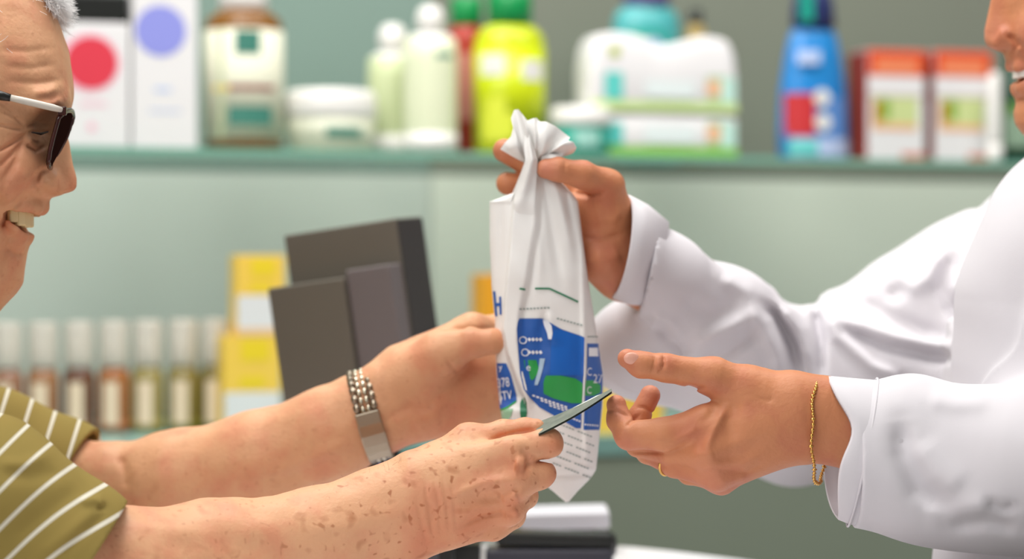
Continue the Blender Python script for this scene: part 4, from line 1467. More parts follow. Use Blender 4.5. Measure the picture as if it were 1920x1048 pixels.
CABT = mat('teal_glass_top', '7fa8a0', 0.25, spec=0.5)
FLOOR = mat('grey_tile', 'a8a39a', 0.4, var_scale=5)


def slab(name, x0, x1, y0, y1, z0, z1, m, kind=True, bev=0.0, parent=None):
    """box in the frame of the shelf wall: x along it, y away from its front line"""
    M_ = Matrix.Translation((0, 2.9496, 0)) @ ROT.to_4x4()
    b_ = MB().box(((x0 + x1) / 2, (y0 + y1) / 2, (z0 + z1) / 2), (x1 - x0, y1 - y0, z1 - z0), m, bev)
    o = b_.build(name, parent, xf=M_)
    if kind:
        o['kind'] = 'structure'
    return o


# wall of panels; the joint lies just left of the bag
slab('wall_back', -1.7, -0.022, 0.30, 0.34, 0, ZU - 0.012, WALL)
slab('wall_right', -0.020, 1.7, 0.30, 0.34, 0, ZU - 0.012, WALL_R)
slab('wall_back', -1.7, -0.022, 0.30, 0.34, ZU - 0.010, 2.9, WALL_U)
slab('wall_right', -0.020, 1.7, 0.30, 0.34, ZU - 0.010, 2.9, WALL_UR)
fl = MB().box((0, 1.2, -0.02), (7, 7, 0.04), FLOOR).build('floor')
fl['kind'] = 'structure'
M_ = Matrix.Translation((0, 2.9496, 0)) @ ROT.to_4x4()
shelf = thing('glass_shelf', 'long green glass shelf carrying the bottles and boxes', 'shelf', (0, 2.9496, ZU - 0.01))
MB().box((0.05, 0.130, ZU - 0.004), (2.4, 0.34, 0.0078), GLASS, 0.001).build('glass_panel', shelf, xf=M_)
MB().box((0.05, -0.0430, ZU - 0.004), (2.4, 0.006, 0.0078), GEDGE, 0.001).build('polished_edge', shelf, xf=M_)

bc = thing('back_counter', 'low dark green back counter with a teal glass top below the shelf', 'counter', (0, 2.75, 0))
def prism(pl, z0, z1, m, inset=0.0):
    c = np.mean(pl, 0)
    q = [tuple(np.array(p) + (c - np.array(p)) * inset) for p in pl]
    n = len(q)
    V = [(x, y, z0) for x, y in q] + [(x, y, z1) for x, y in q]
    F = [tuple(range(n))[::-1], tuple(range(n, 2 * n))] + [(i, (i + 1) % n, n + (i + 1) % n, n + i) for i in range(n)]
    return MB().add(V, F, m, False)


bpl = [(-0.9, 2.185), (1.25, 3.26), (1.25, 3.62), (-0.9, 2.955)]
prism(bpl, 0, ZL - 0.021, CABF, 0.012).build('cabinet_front', bc)
prism(bpl, ZL - 0.021, ZL, CABT).build('counter_top', bc)

# ------------------------------------------------------------------ goods
GOLD = mat('amber_liquid', '86581c', 0.15, trans=0.08, col2='6c4412', var_scale=9)
CREAM = mat('cream_label', 'd9d9c4', 0.6)
WHITE = mat('white_plastic', 'e4e2de', 0.35)
CARD = mat('white_card', 'e2e0e1', 0.6)
BLACK = mat('black_plastic', '1c1e1c', 0.35)
REDP = mat('red_print', 'd8384a', 0.5)
PINKP = mat('pink_print', 'eeb6c8', 0.5)
PERI = mat('periwinkle_print', '8d92dc', 0.5)
TEALP = mat('dark_teal_print', '3f7f70', 0.5)
MAROON = mat('maroon_print', '8d3a3a', 0.5)
YELP = mat('yellow_print', 'efd070', 0.5)
PALEG = mat('pale_green_plastic', 'c4d0a4', 0.4)
GREENC = mat('green_cap', '0c8a48', 0.3)
REDB = mat('red_bottle', 'b43a2c', 0.3, trans=0.1)
LIME = mat('lime_plastic', 'c3d010', 0.3, col2='b6c60a')
LIMEL = mat('lime_label', 'd6de3c', 0.5)
TEAL = mat('teal_plastic', '1c9a86', 0.35)
AQUA = mat('aqua_print', '5cc8c0', 0.5)
LGREEN = mat('light_green_print', 'c6dc98', 0.5)
MGREEN = mat('leaf_green_print', '84c040', 0.5)
ORANGEP = mat('peach_print', 'ecb48a', 0.5)
BLUE = mat('blue_plastic', '1a86c4', 0.3, col2='2b78c8', var_scale=12)
NAVY = mat('navy_plastic', '26305e', 0.35)
ORED = mat('orange_red_card', 'dc4a18', 0.5)
ORL = mat('light_orange_print', 'e88a60', 0.5)
DRED = mat('dark_red_card', '94342c', 0.5)
DGREEN = mat('dark_green_plastic', '16402c', 0.35)
LBLUE = mat('pale_blue_print', 'b8c8ea', 0.5)
TURQ = mat('turquoise_plastic', '58aeb2', 0.35, col2='3c9a98')
PURP = mat('purple_plastic', '6a5c90', 0.4)


class Item:
    """a product standing with its front face on the shelf line; measures given in pixels at its distance"""

    def __init__(s, name, label, px, off=0.0, z=None, cat='bottle', group=None, cy=None):
        if cy is None:
            cy = {'amber_bottle': 75, 'cream_jar': 88, 'lotion_bottle': 48, 'red_bottle': 38, 'lime_bottle': 60, 'small_jar': 54, 'turquoise_bottle': 66, 'blue_bottle': 60, 'green_bottle': 40, 'spray_bottle': 31, 'white_tube': 14, 'brown_vial': 18}.get(name, 0)
        px += 0.29 * cy
        s.M, s.s = frame_at(px, off, ZU if z is None else z)
        s.r = thing(name, label, cat, s.M.translation, group)

    def part(s, name, mb, label=None):
        X = Matrix.Translation(Vector((0, 0, 0)))
        return mb.build(name, s.r, label, xf=s.M)

    def box(s, name, x0, x1, z0, z1, dep, m, bev=1.5, y0=0.0, extra=(), label=None):
        k = s.s
        b_ = MB().box(((x0 + x1) / 2 * k, (y0 + dep / 2) * k, (z0 + z1) / 2 * k), ((x1 - x0) * k, dep * k, (z1 - z0) * k), m, bev * k)
        for e in extra:
            e(b_, k)
        return s.part(name, b_, label)


def dot(x, z, r, m, y=-0.6, sq=1.0):
    def f(b_, k):
        V = [(x * k + r * k * math.cos(a), y * k, z * k + r * sq * k * math.sin(a)) for a in np.linspace(0, 2 * math.pi, 40, endpoint=False)]
        b_.add(V, [tuple(range(40))], m, False)
    return f


def rect(x0, x1, z0, z1, m, y=-0.6):
    def f(b_, k):
        b_.add([(x0 * k, y * k, z0 * k), (x1 * k, y * k, z0 * k), (x1 * k, y * k, z1 * k), (x0 * k, y * k, z1 * k)], [(0, 1, 2, 3)], m, False)
    return f


def crect(r, x0, x1, z0, z1, m, cy=None, sy=1.0, n=10):
    """a printed patch wrapped on a round wall of radius r whose axis stands at depth cy"""
    cy = r if cy is None else cy

    def f(b_, k):
        V, F = [], []
        for i in range(n):
            x = x0 + (x1 - x0) * i / (n - 1)
            y = cy - math.sqrt(max(0.0, (r + 0.8) ** 2 - x * x)) * sy
            V += [(x * k, y * k, z0 * k), (x * k, y * k, z1 * k)]
        for i in range(n - 1):
            F.append((2 * i, 2 * i + 2, 2 * i + 3, 2 * i + 1))
        b_.add(V, F, m, True)
    return f


def lathe(prof, m, cy, sx=1.0, sy=1.0, extra=(), n=40):
    def mk(k):
        b_ = MB().lathe((0, cy * k, 0), [(r * k, z * k) for r, z in prof], m, n, sx, sy)
        for e in extra:
            e(b_, k)
        return b_
    return mk


# white tub with a red disc and black lid
t = Item('canister', 'white canister with a red disc and a black lid', 180, cat='canister')
t.box('body', -64, 63, 0, 236, 110, CARD, 5, extra=(dot(-11, 160, 56, PINKP, -0.5), dot(-9, 160, 49, REDP, -1.0), dot(-8, 40, 8, PINKP), rect(-30, 20, 80, 86, PINKP)))
t.box('lid', -56, 62, 237, 292, 100, BLACK, 6, 4)
# white carton with a periwinkle disc
t = Item('carton', 'tall white carton with a periwinkle blue disc', 309, cat='box')
t.box('carton_body', -61, 61, 0, 300, 100, CARD, 2, extra=(dot(-8, 222, 48, PERI, -0.6), rect(-20, 12, 108, 116, LBLUE), rect(-30, 30, 70, 74, LBLUE)))
# amber bottle
t = Item('amber_bottle', 'large amber bottle with a cream label', 449)
k = t.s
t.part('body', lathe([(68, 0), (74, 4), (75, 14), (75, 232), (72, 250), (60, 262), (42, 270)], GOLD, 75)(k))
t.part('label', MB().lathe((0, 75 * k, 0), [(76.2 * k, 22 * k), (76.2 * k, 230 * k)], CREAM, 40), 'cream label with green emblem')
for e in (crect(76.2, -30, 18, 182, 226, TEALP, 75), crect(76.2, -64, -40, 112, 124, YELP, 75), crect(76.2, -40, 48, 114, 124, MAROON, 75), crect(76.2, -42, 42, 48, 84, TEALP, 75), crect(76.2, -56, -50, 24, 230, PALEG, 75)):
    lb = MB()
    e(lb, k)
    t.part('print', lb)
t.part('cap', lathe([(44, 270), (46, 272), (46, 318), (40, 322)], WHITE, 75)(k))
# low white jar
t = Item('cream_jar', 'low white jar with a wide lid and a small green label', 613, cat='jar')
k = t.s
t.part('body', lathe([(68, 0), (76, 6), (84, 40), (87, 66)], mat('ivory_plastic', 'e4e6d0', 0.4), 88, extra=(crect(84, -26, 44, 30, 60, TEALP, 88),))(k))
t.part('lid', lathe([(88, 67), (90, 72), (88, 108), (82, 120), (60, 122)], WHITE, 88)(k))
# pale green lotion bottles with white pump heads
for px, off, h, w, lab in ((733, -0.07, 195, 46, 'slim pale green lotion bottle with white top, half hidden behind its neighbour'), (806, 0.0, 226, 50, 'white-topped lotion bottle with a yellow band and green print')):
    t = Item('lotion_bottle', lab, px, off, group=None)
    k = t.s
    main = off == 0
    ex = (crect(w, -4, 34, h - 80, h - 34, TEALP, w), crect(w, -42, 46, h - 122, h - 96, YELP, w), crect(w, -8, 38, h - 166, h - 138, TEALP, w)) if main else ()
    t.part('body', lathe([(w - 6, 0), (w, 6), (w + 1, 20), (w + 1, h - 48), (w - 1, h - 8), (w - 18, h), (20, h + 2)], mat('pale_lotion', 'dfe4c4' if main else 'c2cca0', 0.4), w, extra=ex)(k))
    t.part('top', MB().lathe((0, w * k, 0), [(w * k + 0.0006, (h - 52) * k), ((w - 1.0) * k, (h - 8) * k), ((w - 16) * k, (h + 2) * k)], WHITE, 40))
    t.part('base', MB().lathe((0, w * k, 0), [((w + 1.4) * k, 2 * k), ((w + 1.6) * k, 40 * k)], WHITE, 40))
    t.part('cap', lathe([(14, h + 1), (16, h + 6), (25, h + 14), (27, h + 32), (22, h + 50), (10, h + 57)], WHITE, w)(k))
# red bottle with green cap
t = Item('red_bottle', 'red bottle with a green cap beside the lime yellow bottle', 874, -0.075)
k = t.s
t.part('body', lathe([(34, 0), (38, 5), (38, 220), (34, 240), (26, 250)], REDB, 38, 1, 1, (crect(38, -30, 10, 70, 196, mat('faded_red_label', 'c88078', 0.5), 38),))(k))
t.part('cap', lathe([(28, 251), (30, 253), (30, 300), (26, 304)], GREENC, 38)(k))
# lime yellow bottle
t = Item('lime_bottle', 'lime yellow bottle with a dark green cap', 956)
k = t.s
t.part('body', lathe([(58, 0), (66, 6), (68, 30), (68, 196), (66, 226), (50, 244), (36, 250)], LIME, 60, 1, .8, (crect(68, -62, -24, 24, 110, LIMEL, 60, .8),))(k))
t.part('label', MB().lathe((0, 60 * k, 0), [(68.6 * k, 24 * k), (69 * k, 205 * k)], LIME, 40, 1, .8).add([], [], LIME), 'lime label with two white marks')
for e in (crect(69.2, -64, -26, 150, 190, WHITE, 60, .8), crect(69.2, 8, 54, 142, 180, WHITE, 60, .8), crect(69.2, -64, -6, 30, 80, LIMEL, 60, .8)):
    lb = MB()
    e(lb, k)
    t.part('print', lb)
t.part('cap', lathe([(38, 251), (42, 254), (42, 306), (38, 310)], GREENC, 60)(k))
# small teal jar
t = Item('small_jar', 'small teal jar with a white lid beside the wipes pack', 1090, 0.03, cat='jar')
k = t.s
t.part('body', lathe([(46, 0), (52, 4), (54, 20), (53, 56)], TEAL, 54, extra=(crect(54, -26, 20, 16, 48, mat('pale_teal_label', '9fd0c4', 0.5), 54),))(k))
t.part('lid', lathe([(56, 57), (57, 60), (57, 88), (52, 92)], WHITE, 54)(k))


# two wipes packs, one on the other
def pack(name, label, z0, z1, top, band, group):
    t = Item(name, label, 1245, 0, cat='pack', group=group)
    k = t.s
    n = 60
    V, F = [], []
    xs = np.linspace(-149, 149, n)
    up = np.array([z1 - 2 + (top * (0.55 + 0.45 * math.cos((x + 92) / 46 * 1.1) if x < -25 else (0.0 + 0.9 * math.exp(-((x - 92) / 62) ** 2))) if top else 0) for x in xs])
    e = np.clip((149 - np.abs(xs)) / 26, 0, 1)
    up = up - (1 - np.sqrt(np.clip(1 - (1 - e) ** 2, 0, 1))) * (60 if top else 8)
    dn = z0 + (1 - np.sqrt(np.clip(1 - (1 - np.clip((149 - np.abs(xs)) / 10, 0, 1)) ** 2, 0, 1))) * 8
    rows = 9
    for y, ins in ((0, 5), (4, 1), (12, 0), (78, 0), (90, 4)):
        for j in range(rows):
            v = j / (rows - 1)
            for i in range(n):
                zc = (up[i] + dn[i]) / 2
                z = dn[i] + (up[i] - dn[i]) * v
                b_ = (4 * v * (1 - v)) * 5 if y == 0 else 0
                V.append((xs[i] * (1 - ins / 149) * k, (y - b_) * k, (zc + (z - zc) * (1 - 2 * ins / max(20, up[i] - dn[i]))) * k))
    L_ = rows * n
    for j in range(rows - 1):
        for i in range(n - 1):
            F.append((j * n + i, j * n + i + 1, (j + 1) * n + i + 1, (j + 1) * n + i))
            q = 4 * L_
            F.append((q + j * n + i, q + (j + 1) * n + i, q + (j + 1) * n + i + 1, q + j * n + i + 1))
    for l in range(4):
        for i in range(n - 1):
            a, c = l * L_, (l + 1) * L_
            F.append((a + i, c + i, c + i + 1, a + i + 1))
            o_ = (rows - 1) * n
            F.append((a + o_ + i, a + o_ + i + 1, c + o_ + i + 1, c + o_ + i))
        for j in range(rows - 1):
            F.append((a + j * n, a + (j + 1) * n, c + (j + 1) * n, c + j * n))
            o_ = n - 1
            F.append((a + o_ + j * n, c + o_ + j * n, c + o_ + (j + 1) * n, a + o_ + (j + 1) * n))
    b_ = MB().add(V, F, CARD, True)
    h = z1 - z0
    y = -6.5
    rect(-146, 146, z0 + 1, z0 + 20, band, y)(b_, k)
    rect(-120, -84, z0 + 22, z0 + min(72, h * 0.75), AQUA, y)(b_, k)
    rect(84, 130, z0 + 22, z0 + 70, mat('muted_green_print', 'b4c8a4', 0.5), y - 0.2)(b_, k)
    dot(98, z0 + 46, 15, ORANGEP, y - 0.5)(b_, k)
    rect(112, 142, z0 + 20, z0 + 66, mat('mint_print', 'bfe4d8', 0.5), y - 0.3)(b_, k)
    rect(-40, 60, z0 + 26, z0 + 60, mat('faint_blue_print', 'dfe8e8', 0.5), y)(b_, k)
    if top:
        dot(-100, z1 - 14, 11, mat('olive_green_print', 'b8c458', 0.5), y)(b_, k)
    t.part('wrapper', b_)
    return t


pack('wipes_pack', 'white wipes pack with a bright green band standing on the glass shelf', 0, 84, 0, MGREEN, 'stacked wipes packs')
pack('wipes_pack', 'white wipes pack with a wavy top lying on another pack', 85, 210, 24, LGREEN, 'stacked wipes packs')
# turquoise bottle behind
t = Item('turquoise_bottle', 'turquoise bottle with a purple cap behind the wipes packs', 1216, -0.13)
k = t.s
t.part('body', lathe([(60, 0), (66, 6), (67, 200), (66, 270), (56, 292), (40, 300)], TURQ, 66, 1, .7, (crect(67, -50, 20, 196, 250, TEAL, 66, .7), dot(-6, 215, 22, LBLUE, 17)))(k))
t.part('cap', lathe([(42, 300), (44, 302), (44, 340), (38, 344)], PURP, 66)(k))
t = Item('brown_vial', 'slim ochre vial behind the wipes packs', 1306, -0.14)
k = t.s
t.part('body', lathe([(16, 0), (18, 4), (18, 250), (12, 262)], mat('ochre_glass', 'a08a50', 0.3), 18)(k))
t.part('cap', lathe([(12, 262), (13, 264), (13, 290)], BLACK, 18)(k))
# blue bottle
t = Item('blue_bottle', 'tapering blue bottle with a navy cap and a red label', 1532)
k = t.s
t.part('body', lathe([(64, 0), (70, 6), (70, 60), (66, 140), (56, 200), (47, 240), (38, 252)], BLUE, 60, 1, .6)(k))
for e in (crect(69, -66, -14, 46, 126, mat('deep_red_print', 'c02c30', 0.5), 60, .62),
          crect(66, -48, -6, 182, 206, LBLUE, 60, .70),
          crect(70, -58, 66, 8, 42, LBLUE, 60, .62),
          crect(70, -62, -10, 12, 36, AQUA, 60, .64),
          crect(69, 6, 60, 40, 120, mat('mid_blue_print', '5c8ed2', 0.5), 60, .62),
          dot(-2, 118, 16, WHITE, 15),
          dot(0, 72, 16, WHITE, 15)):
    lb = MB()
    e(lb, k)
    t.part('print', lb)
t.part('cap', lathe([(40, 253), (44, 258), (40, 300), (30, 330), (20, 345)], NAVY, 60, 1, .8, (rect(-44, -16, 262, 320, TEAL, 22),))(k))
# two orange and white cartons
for px, lab in ((1681, 'orange and white carton with a dark red side, beside the blue bottle'), (1806, 'orange and white carton nearer the man in the lab coat')):
    t = Item('medicine_carton', lab, px, cat='box', group='orange and white cartons on the shelf')
    k = t.s
    b_ = MB().box((0, 45 * k, 104 * k), (117 * k, 90 * k, 208 * k), CARD, 2 * k)
    rect(-58.5, 58.5, 160, 207, ORED, -0.6)(b_, k)
    rect(-44, 44, 166, 190, ORL, -0.9)(b_, k)
    rect(-58.5, 58.5, 118, 124, mat('grey_print', 'b8a8a4', 0.5), -0.6)(b_, k)
    rect(-50, 44, 62, 120, mat('pale_lime_print', 'c8d494', 0.5), -0.7)(b_, k)
    rect(-50, -34, 66, 112, mat('ochre_print', 'c08a38', 0.5), -1.0)(b_, k)
    rect(-34, -14, 78, 116, mat('grass_green_print', '86a840', 0.5), -1.0)(b_, k)
    rect(-50, 40, 58, 70, ORANGEP, -1.1)(b_, k)
    rect(10, 58, 4, 16, mat('salmon_print', 'd88a78', 0.5), -0.7)(b_, k)
    b_.add([(-59.2 * k, 2 * k, 2 * k), (-59.2 * k, 88 * k, 2 * k), (-59.2 * k, 88 * k, 206 * k), (-59.2 * k, 2 * k, 206 * k)], [(0, 1, 2, 3)], DRED, False)
    b_.box((0, 45 * k, 208 * k), (116 * k, 88 * k, 1.2 * k), ORED)
    t.part('carton_body', b_)
t = Item('white_tube', 'slim white tube between the cartons and the dark green bottle', 1868, 0.035, cat='tube')
k = t.s
t.part('body', lathe([(12, 34), (13, 40), (13, 150), (10, 164), (4, 168)], WHITE, 14)(k))
t.part('cap', lathe([(12, 0), (14, 3), (14, 33)], WHITE, 14)(k))
t = Item('green_bottle', 'dark green bottle beside the face of the man in the lab coat', 1912)
k = t.s
t.part('body', lathe([(36, 0), (40, 5), (40, 130), (30, 170), (16, 190)], DGREEN, 40, extra=(crect(40, -36, 30, 30, 110, mat('grey_green_label', '8fa890', 0.5), 40), crect(40, -36, 30, 90, 112, MGREEN, 40)))(k))
t.part('cap', lathe([(17, 190), (18, 192), (18, 225)], BLACK, 40)(k))

# ------------------------------------------------------------------ back counter: spray bottles and yellow cartons
MIST = mat('frosted_cap', 'e6ded2', 0.25, trans=0.45)
SPR = mat('white_spray_head', 'f2efea', 0.4)
tints = [('b98a70', '8a5638'), ('c08a60', '8e5a34'), ('7f5238', '5e3a28'), ('c27a3c', '9a5828'), ('b6a468', '8f8038'), ('b09a60', '80762e'), ('a08848', '6f6a2c')]
where = ['leftmost, beside the chin of the man in the polo', 'second from the left', 'darkest brown one', 'most orange one', 'pale olive one beside the orange one', 'second from the yellow cartons', 'next to the yellow cartons']
proto = None
OFFL = 0.06


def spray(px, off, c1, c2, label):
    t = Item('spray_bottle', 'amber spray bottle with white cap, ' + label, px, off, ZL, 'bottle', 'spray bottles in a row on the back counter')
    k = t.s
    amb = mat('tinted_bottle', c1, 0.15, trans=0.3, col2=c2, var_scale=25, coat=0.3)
    t.part('body', lathe([(27, 0), (30, 3), (31, 10), (31, 104), (27, 118), (16, 126), (15, 130)], amb, 31, n=24, extra=(crect(31, -23, 4, 14, 96, mat('bottle_label_highlight', 'ecd4b8', 0.5), 31),))(k))  # pale label set to the left, standing in for the bottle's highlight stripe
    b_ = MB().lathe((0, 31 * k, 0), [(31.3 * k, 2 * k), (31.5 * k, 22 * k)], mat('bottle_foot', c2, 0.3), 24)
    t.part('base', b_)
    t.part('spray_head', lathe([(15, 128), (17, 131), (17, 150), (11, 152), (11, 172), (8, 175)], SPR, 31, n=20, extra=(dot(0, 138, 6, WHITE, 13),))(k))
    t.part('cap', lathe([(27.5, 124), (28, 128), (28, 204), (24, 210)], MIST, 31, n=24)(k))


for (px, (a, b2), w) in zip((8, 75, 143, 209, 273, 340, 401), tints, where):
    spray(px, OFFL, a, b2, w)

YEL = mat('yellow_card', 'f2c23e', 0.55, col2='f4cf60', var_scale=8)
OCH = mat('orange_yellow_card', 'e8a020', 0.55)
YELD = mat('deep_yellow_print', 'f0d028', 0.5)


def ycart(px, w, z0, h, label, split=0.42, off=0.10, m=YEL, dep=70):
    t = Item('yellow_carton', label, px, off, ZL + z0 * K * 2.75, 'box', 'yellow cartons on the back counter')
    k = t.s
    b_ = MB().box((0, dep / 2 * k, h / 2 * k), (w * k, dep * k, h * k), m, 1.5 * k)
    if split:
        rect(-w / 2 + 1, w / 2 - 1, 14, h * split, CARD, -0.6)(b_, k)
        rect(-w / 2 + 1, w / 2 - 1, 1, 14, mat('peach_card', 'f0c8a0', 0.5), -0.6)(b_, k)
        rect(-w * .22, w * .22, h * (split + 0.05), h * (split + 0.16), YELD, -0.7)(b_, k)
        rect(-w * .2, w * .3, h * 0.74, h * 0.96, YELD, -0.7)(b_, k)
    t.part('carton_body', b_)


ycart(473, 108, 0, 182, 'yellow and white carton under another carton left of the grey monitor')
ycart(489, 92, 183, 150, 'yellow and white carton stacked on top of another carton', 0.5)
ycart(950, 96, 0, 290, 'tall orange-yellow carton behind the bag', 0, 0.12, OCH)
ycart(1184, 128, 0, 76, 'small yellow carton behind the open hand of the man in the lab coat', 0, 0.24, YEL)

# ------------------------------------------------------------------ front counter
ZC = CAM_H - 501 * K * 2.25
CT = mat('white_laminate', 'eceaee', 0.3)
CB = mat('counter_body', 'cfd2cf', 0.5)


def at_top(px, py, z=None):
    d = (CAM_H - (ZC if z is None else z)) / ((py - 524) * K)
    return (px - 960) * K * d, d


pl = [at_top(560, 1019), at_top(960, 1020), at_top(1100, 1022), at_top(1180, 1025), at_top(1260, 1033), at_top(1385, 1048), at_top(1540, 1070)]
pl += [(0.262, 1.95), (0.262, 1.05), (-0.37, 1.05), (-0.37, 2.22)]
fc = thing('service_counter', 'white shop counter below the hands', 'counter', (0, 1.6, 0))


if np.cross(np.array(pl[1]) - pl[0], np.array(pl[5]) - pl[1]) > 0:
    pl = pl[::-1]
pl = pl[::-1]
prism(pl, ZC - 0.03, ZC, CT).build('counter_top', fc)
prism(pl, 0, ZC - 0.03, CB, 0.10).build('counter_base', fc)

# monitor seen from behind, leaning
MG = mat('grey_brown_plastic', '6a655a', 0.55, col2='625d54', var_scale=6)
MG2 = mat('warm_grey_plastic', '6f6868', 0.5)
MD = mat('dark_plastic', '383434', 0.45)
md = 2.16
mp = P(657, 650, md)
mon = thing('monitor', 'dark grey monitor seen from behind on the counter', 'monitor', P(700, 880, md) * np.array([1, 1, 0]) + np.array([0, 0, ZC]))
RM = Matrix.Rotation(math.radians(-8), 3, 'Y') @ Matrix.Rotation(math.radians(-24), 3, 'Z')
km = K * md


def mbx(c, size, m, bev):
    """box in the monitor's own frame, pixels: x right, y away, z up"""
    cc_ = Vector(mp) + RM @ (Vector(c) * km)
    return MB().box(cc_, tuple(v * km for v in size), m, bev * km, RM, 3)


mbx((12, 54, 35), (240, 110, 380), MG, 4).build('screen_housing', mon)
mbx((132.6, 54, 35), (2.5, 106, 374), MD, 1).build('side_bezel', mon)
mbx((12, 110.5, 35), (234, 4, 374), MD, 1).build('screen', mon)
mbx((-44, -31, -15), (162, 60, 290), MG, 5).build('rear_cover', mon)
mbx((84, -26, -8), (92, 50, 300), MG2, 5).build('port_cover', mon, 'warm grey cover')
foot = P(735, 900, md)
s_ = MB()
s_.box((foot[0], md + 0.01, ZC + 0.010), (0.16, 0.14, 0.018), BLACK, 0.004)
s_.tube([Vector((foot[0], md + 0.01, ZC + 0.012)), Vector((foot[0] - 0.01, md + 0.01, ZC + 0.06)), Vector(mp) + RM @ (Vector((40, 10, -130)) * km)], 0.017, BLACK, 16)
s_.build('stand', mon)
# small things near the foot of the monitor
x, y = (742 - 960) * K * 2.02, 2.02
bx = MB().box((x, y, ZC + 0.047), (0.032, 0.03, 0.092), mat('blue_card', '2b4fc0', 0.5), 0.002)
bx.box((x, y - 0.0152, ZC + 0.05), (0.02, 0.0006, 0.03), mat('blue_card_print', '5a7ae0', 0.5))
o = bx.build('blue_carton', None, origin=(x, y, ZC))
tag(o, 'small blue carton behind the watch, beside the monitor stand', 'box')
x = (782 - 960) * K * 2.04
bk = thing('card_terminal', 'black card terminal standing behind the two forearms', 'terminal', (x, 2.04, ZC))
MB().box((x, 2.04, ZC + 0.045), (0.062, 0.05, 0.088), BLACK, 0.005).build('terminal_body', bk)
MB().box((x, 2.0142, ZC + 0.066), (0.046, 0.002, 0.028), mat('terminal_screen', '2a3034', 0.2), 0.0008).build('terminal_screen', bk)
for i in range(3):
    for j in range(3):
        MB().box((x - 0.014 + 0.014 * i, 2.0142, ZC + 0.018 + 0.011 * j), (0.010, 0.003, 0.007), mat('key_grey', '4a4c50', 0.5), 0.001).build('key', bk)

# stapler with a note pad behind it
def lying(px0, px1, py0, py1, d):
    return P((px0 + px1) / 2, (py0 + py1) / 2, d), (px1 - px0) * K * d, (py1 - py0) * K * d


st_d = 2.12
st = thing('stapler', 'black stapler lying on the white counter in front of a note pad', 'stapler', P(1030, 1036, st_d) * np.array([1, 1, 0]) + np.array([0, 0, ZC]))
c, w, h = lying(910, 1148, 1016, 1044, st_d)
zb = ZC
MB().box((c[0], st_d, zb + 0.007), (w, 0.042, 0.014), mat('stapler_base', '34343e', 0.4), 0.005, seg=4).build('base', st)
c, w, h = lying(930, 1152, 1000, 1028, st_d)
MB().box((c[0], st_d, zb + 0.0215), (w, 0.034, 0.013), BLACK, 0.005, Matrix.Rotation(math.radians(1.5), 3, 'Y'), 4).build('arm', st)
c, w, h = lying(1104, 1154, 1003, 1040, st_d)
MB().lathe((c[0], st_d, zb + 0.004), [(0.006, 0.0), (0.012, 0.003), (0.0135, 0.012), (0.012, 0.021), (0.006, 0.025)], BLACK, 24).build('head', st)
pd_ = 2.22
z0 = ZC
c, w, h = lying(985, 1118, 985, 1006, pd_)
bxo = thing('card_box', 'grey-brown card box under the white note pad', 'box', (c[0], pd_, ZC))
MB().box((c[0], pd_, ZC + 0.011), (w, 0.07, 0.022), mat('grey_brown_card', '8c8474', 0.6), 0.002).build('box_body', bxo)
MB().box((c[0] + w * 0.32, pd_ - 0.0352, ZC + 0.011), (w * 0.2, 0.0008, 0.014), mat('tan_label', 'b09a78', 0.6), 0.0002).build('label', bxo)
npd = thing('note_pad', 'white note pad lying on the grey-brown box', 'pad', (c[0], pd_, ZC + 0.0225))
c, w, h = lying(975, 1140, 950, 985, pd_)
MB().box((c[0], pd_, ZC + 0.0305), (w, 0.085, 0.015), mat('white_paper', 'cfced4', 0.7), 0.003, Matrix.Rotation(math.radians(-1.5), 3, 'Y'), 3).build('sheets', npd)
# ------------------------------------------------------------------ things worn
STEEL = mat('brushed_steel', 'c4bca8', 0.28, 1.0)
STEEL2 = mat('worn_steel', 'a89c8a', 0.35, 1.0)
GOLDM = mat('gold', 'dcae62', 0.22, 1.0)
# wristwatch seen from the clasp side
wc = P(694, 778, FD)
wa = Vector((0.955, -0.02, 0.26)).normalized()
wv = Vector((-0.26, 0, 0.955)).normalized()
wd = Vector((0, -1, 0))
RV, RD = 86 * K * FD, 0.0285
watch = thing('wristwatch', 'steel wristwatch with a link bracelet on the arm of the man in the polo', 'watch', wc)
bands, clasp, case = [MB(), MB()], MB(), MB()
nl = 30


def on_band(t):
    p = Vector(wc) + wv * (RV * math.cos(t)) + wd * (RD * math.sin(t))
    tg = (wv * (-RV * math.sin(t)) + wd * (RD * math.cos(t))).normalized()
    nr = wa.cross(tg)
    return p, Matrix((wa, tg, nr)).transposed()


for i in range(nl):
    t = 2 * math.pi * (i + 0.5) / nl
    p, R_ = on_band(t)
    ln = math.hypot(RV * math.sin(t), RD * math.cos(t)) * 2 * math.pi / nl
    W = 45 * K * FD
    deg = math.degrees(t)
    if 84 < deg < 156:
        continue
    if 240 < deg < 300:
        continue
    band = bands[0] if 150 < deg < 245 else bands[1]
    for (o_, w_, m_) in ((-0.36, 0.26, STEEL2), (-0.12, 0.20, STEEL), (0.12, 0.20, STEEL), (0.36, 0.26, STEEL2)):
        sh_ = 0.25 * ln if abs(o_) < 0.2 else -0.1 * ln
        c = p + wa * (W * o_) + R_ @ Vector((0, sh_, 0))
        bm = bmesh.new()
        bmesh.ops.create_uvsphere(bm, u_segments=10, v_segments=6, radius=0.5) if abs(o_) < 0.2 else bmesh.ops.create_cube(bm, size=1)
        if abs(o_) > 0.2:
            bmesh.ops.bevel(bm, geom=bm.edges[:], offset=0.2, segments=2, affect='EDGES')
        bmesh.ops.scale(bm, vec=(W * w_ * 1.02, ln * (1.05 if abs(o_) < 0.2 else 0.93), 0.0034), verts=bm.verts)
        bmesh.ops.transform(bm, matrix=R_.to_4x4(), verts=bm.verts)
        bmesh.ops.translate(bm, vec=c, verts=bm.verts)
        band.bm(bm, m_)
for band in bands:
    band.build('link_bracelet', watch)
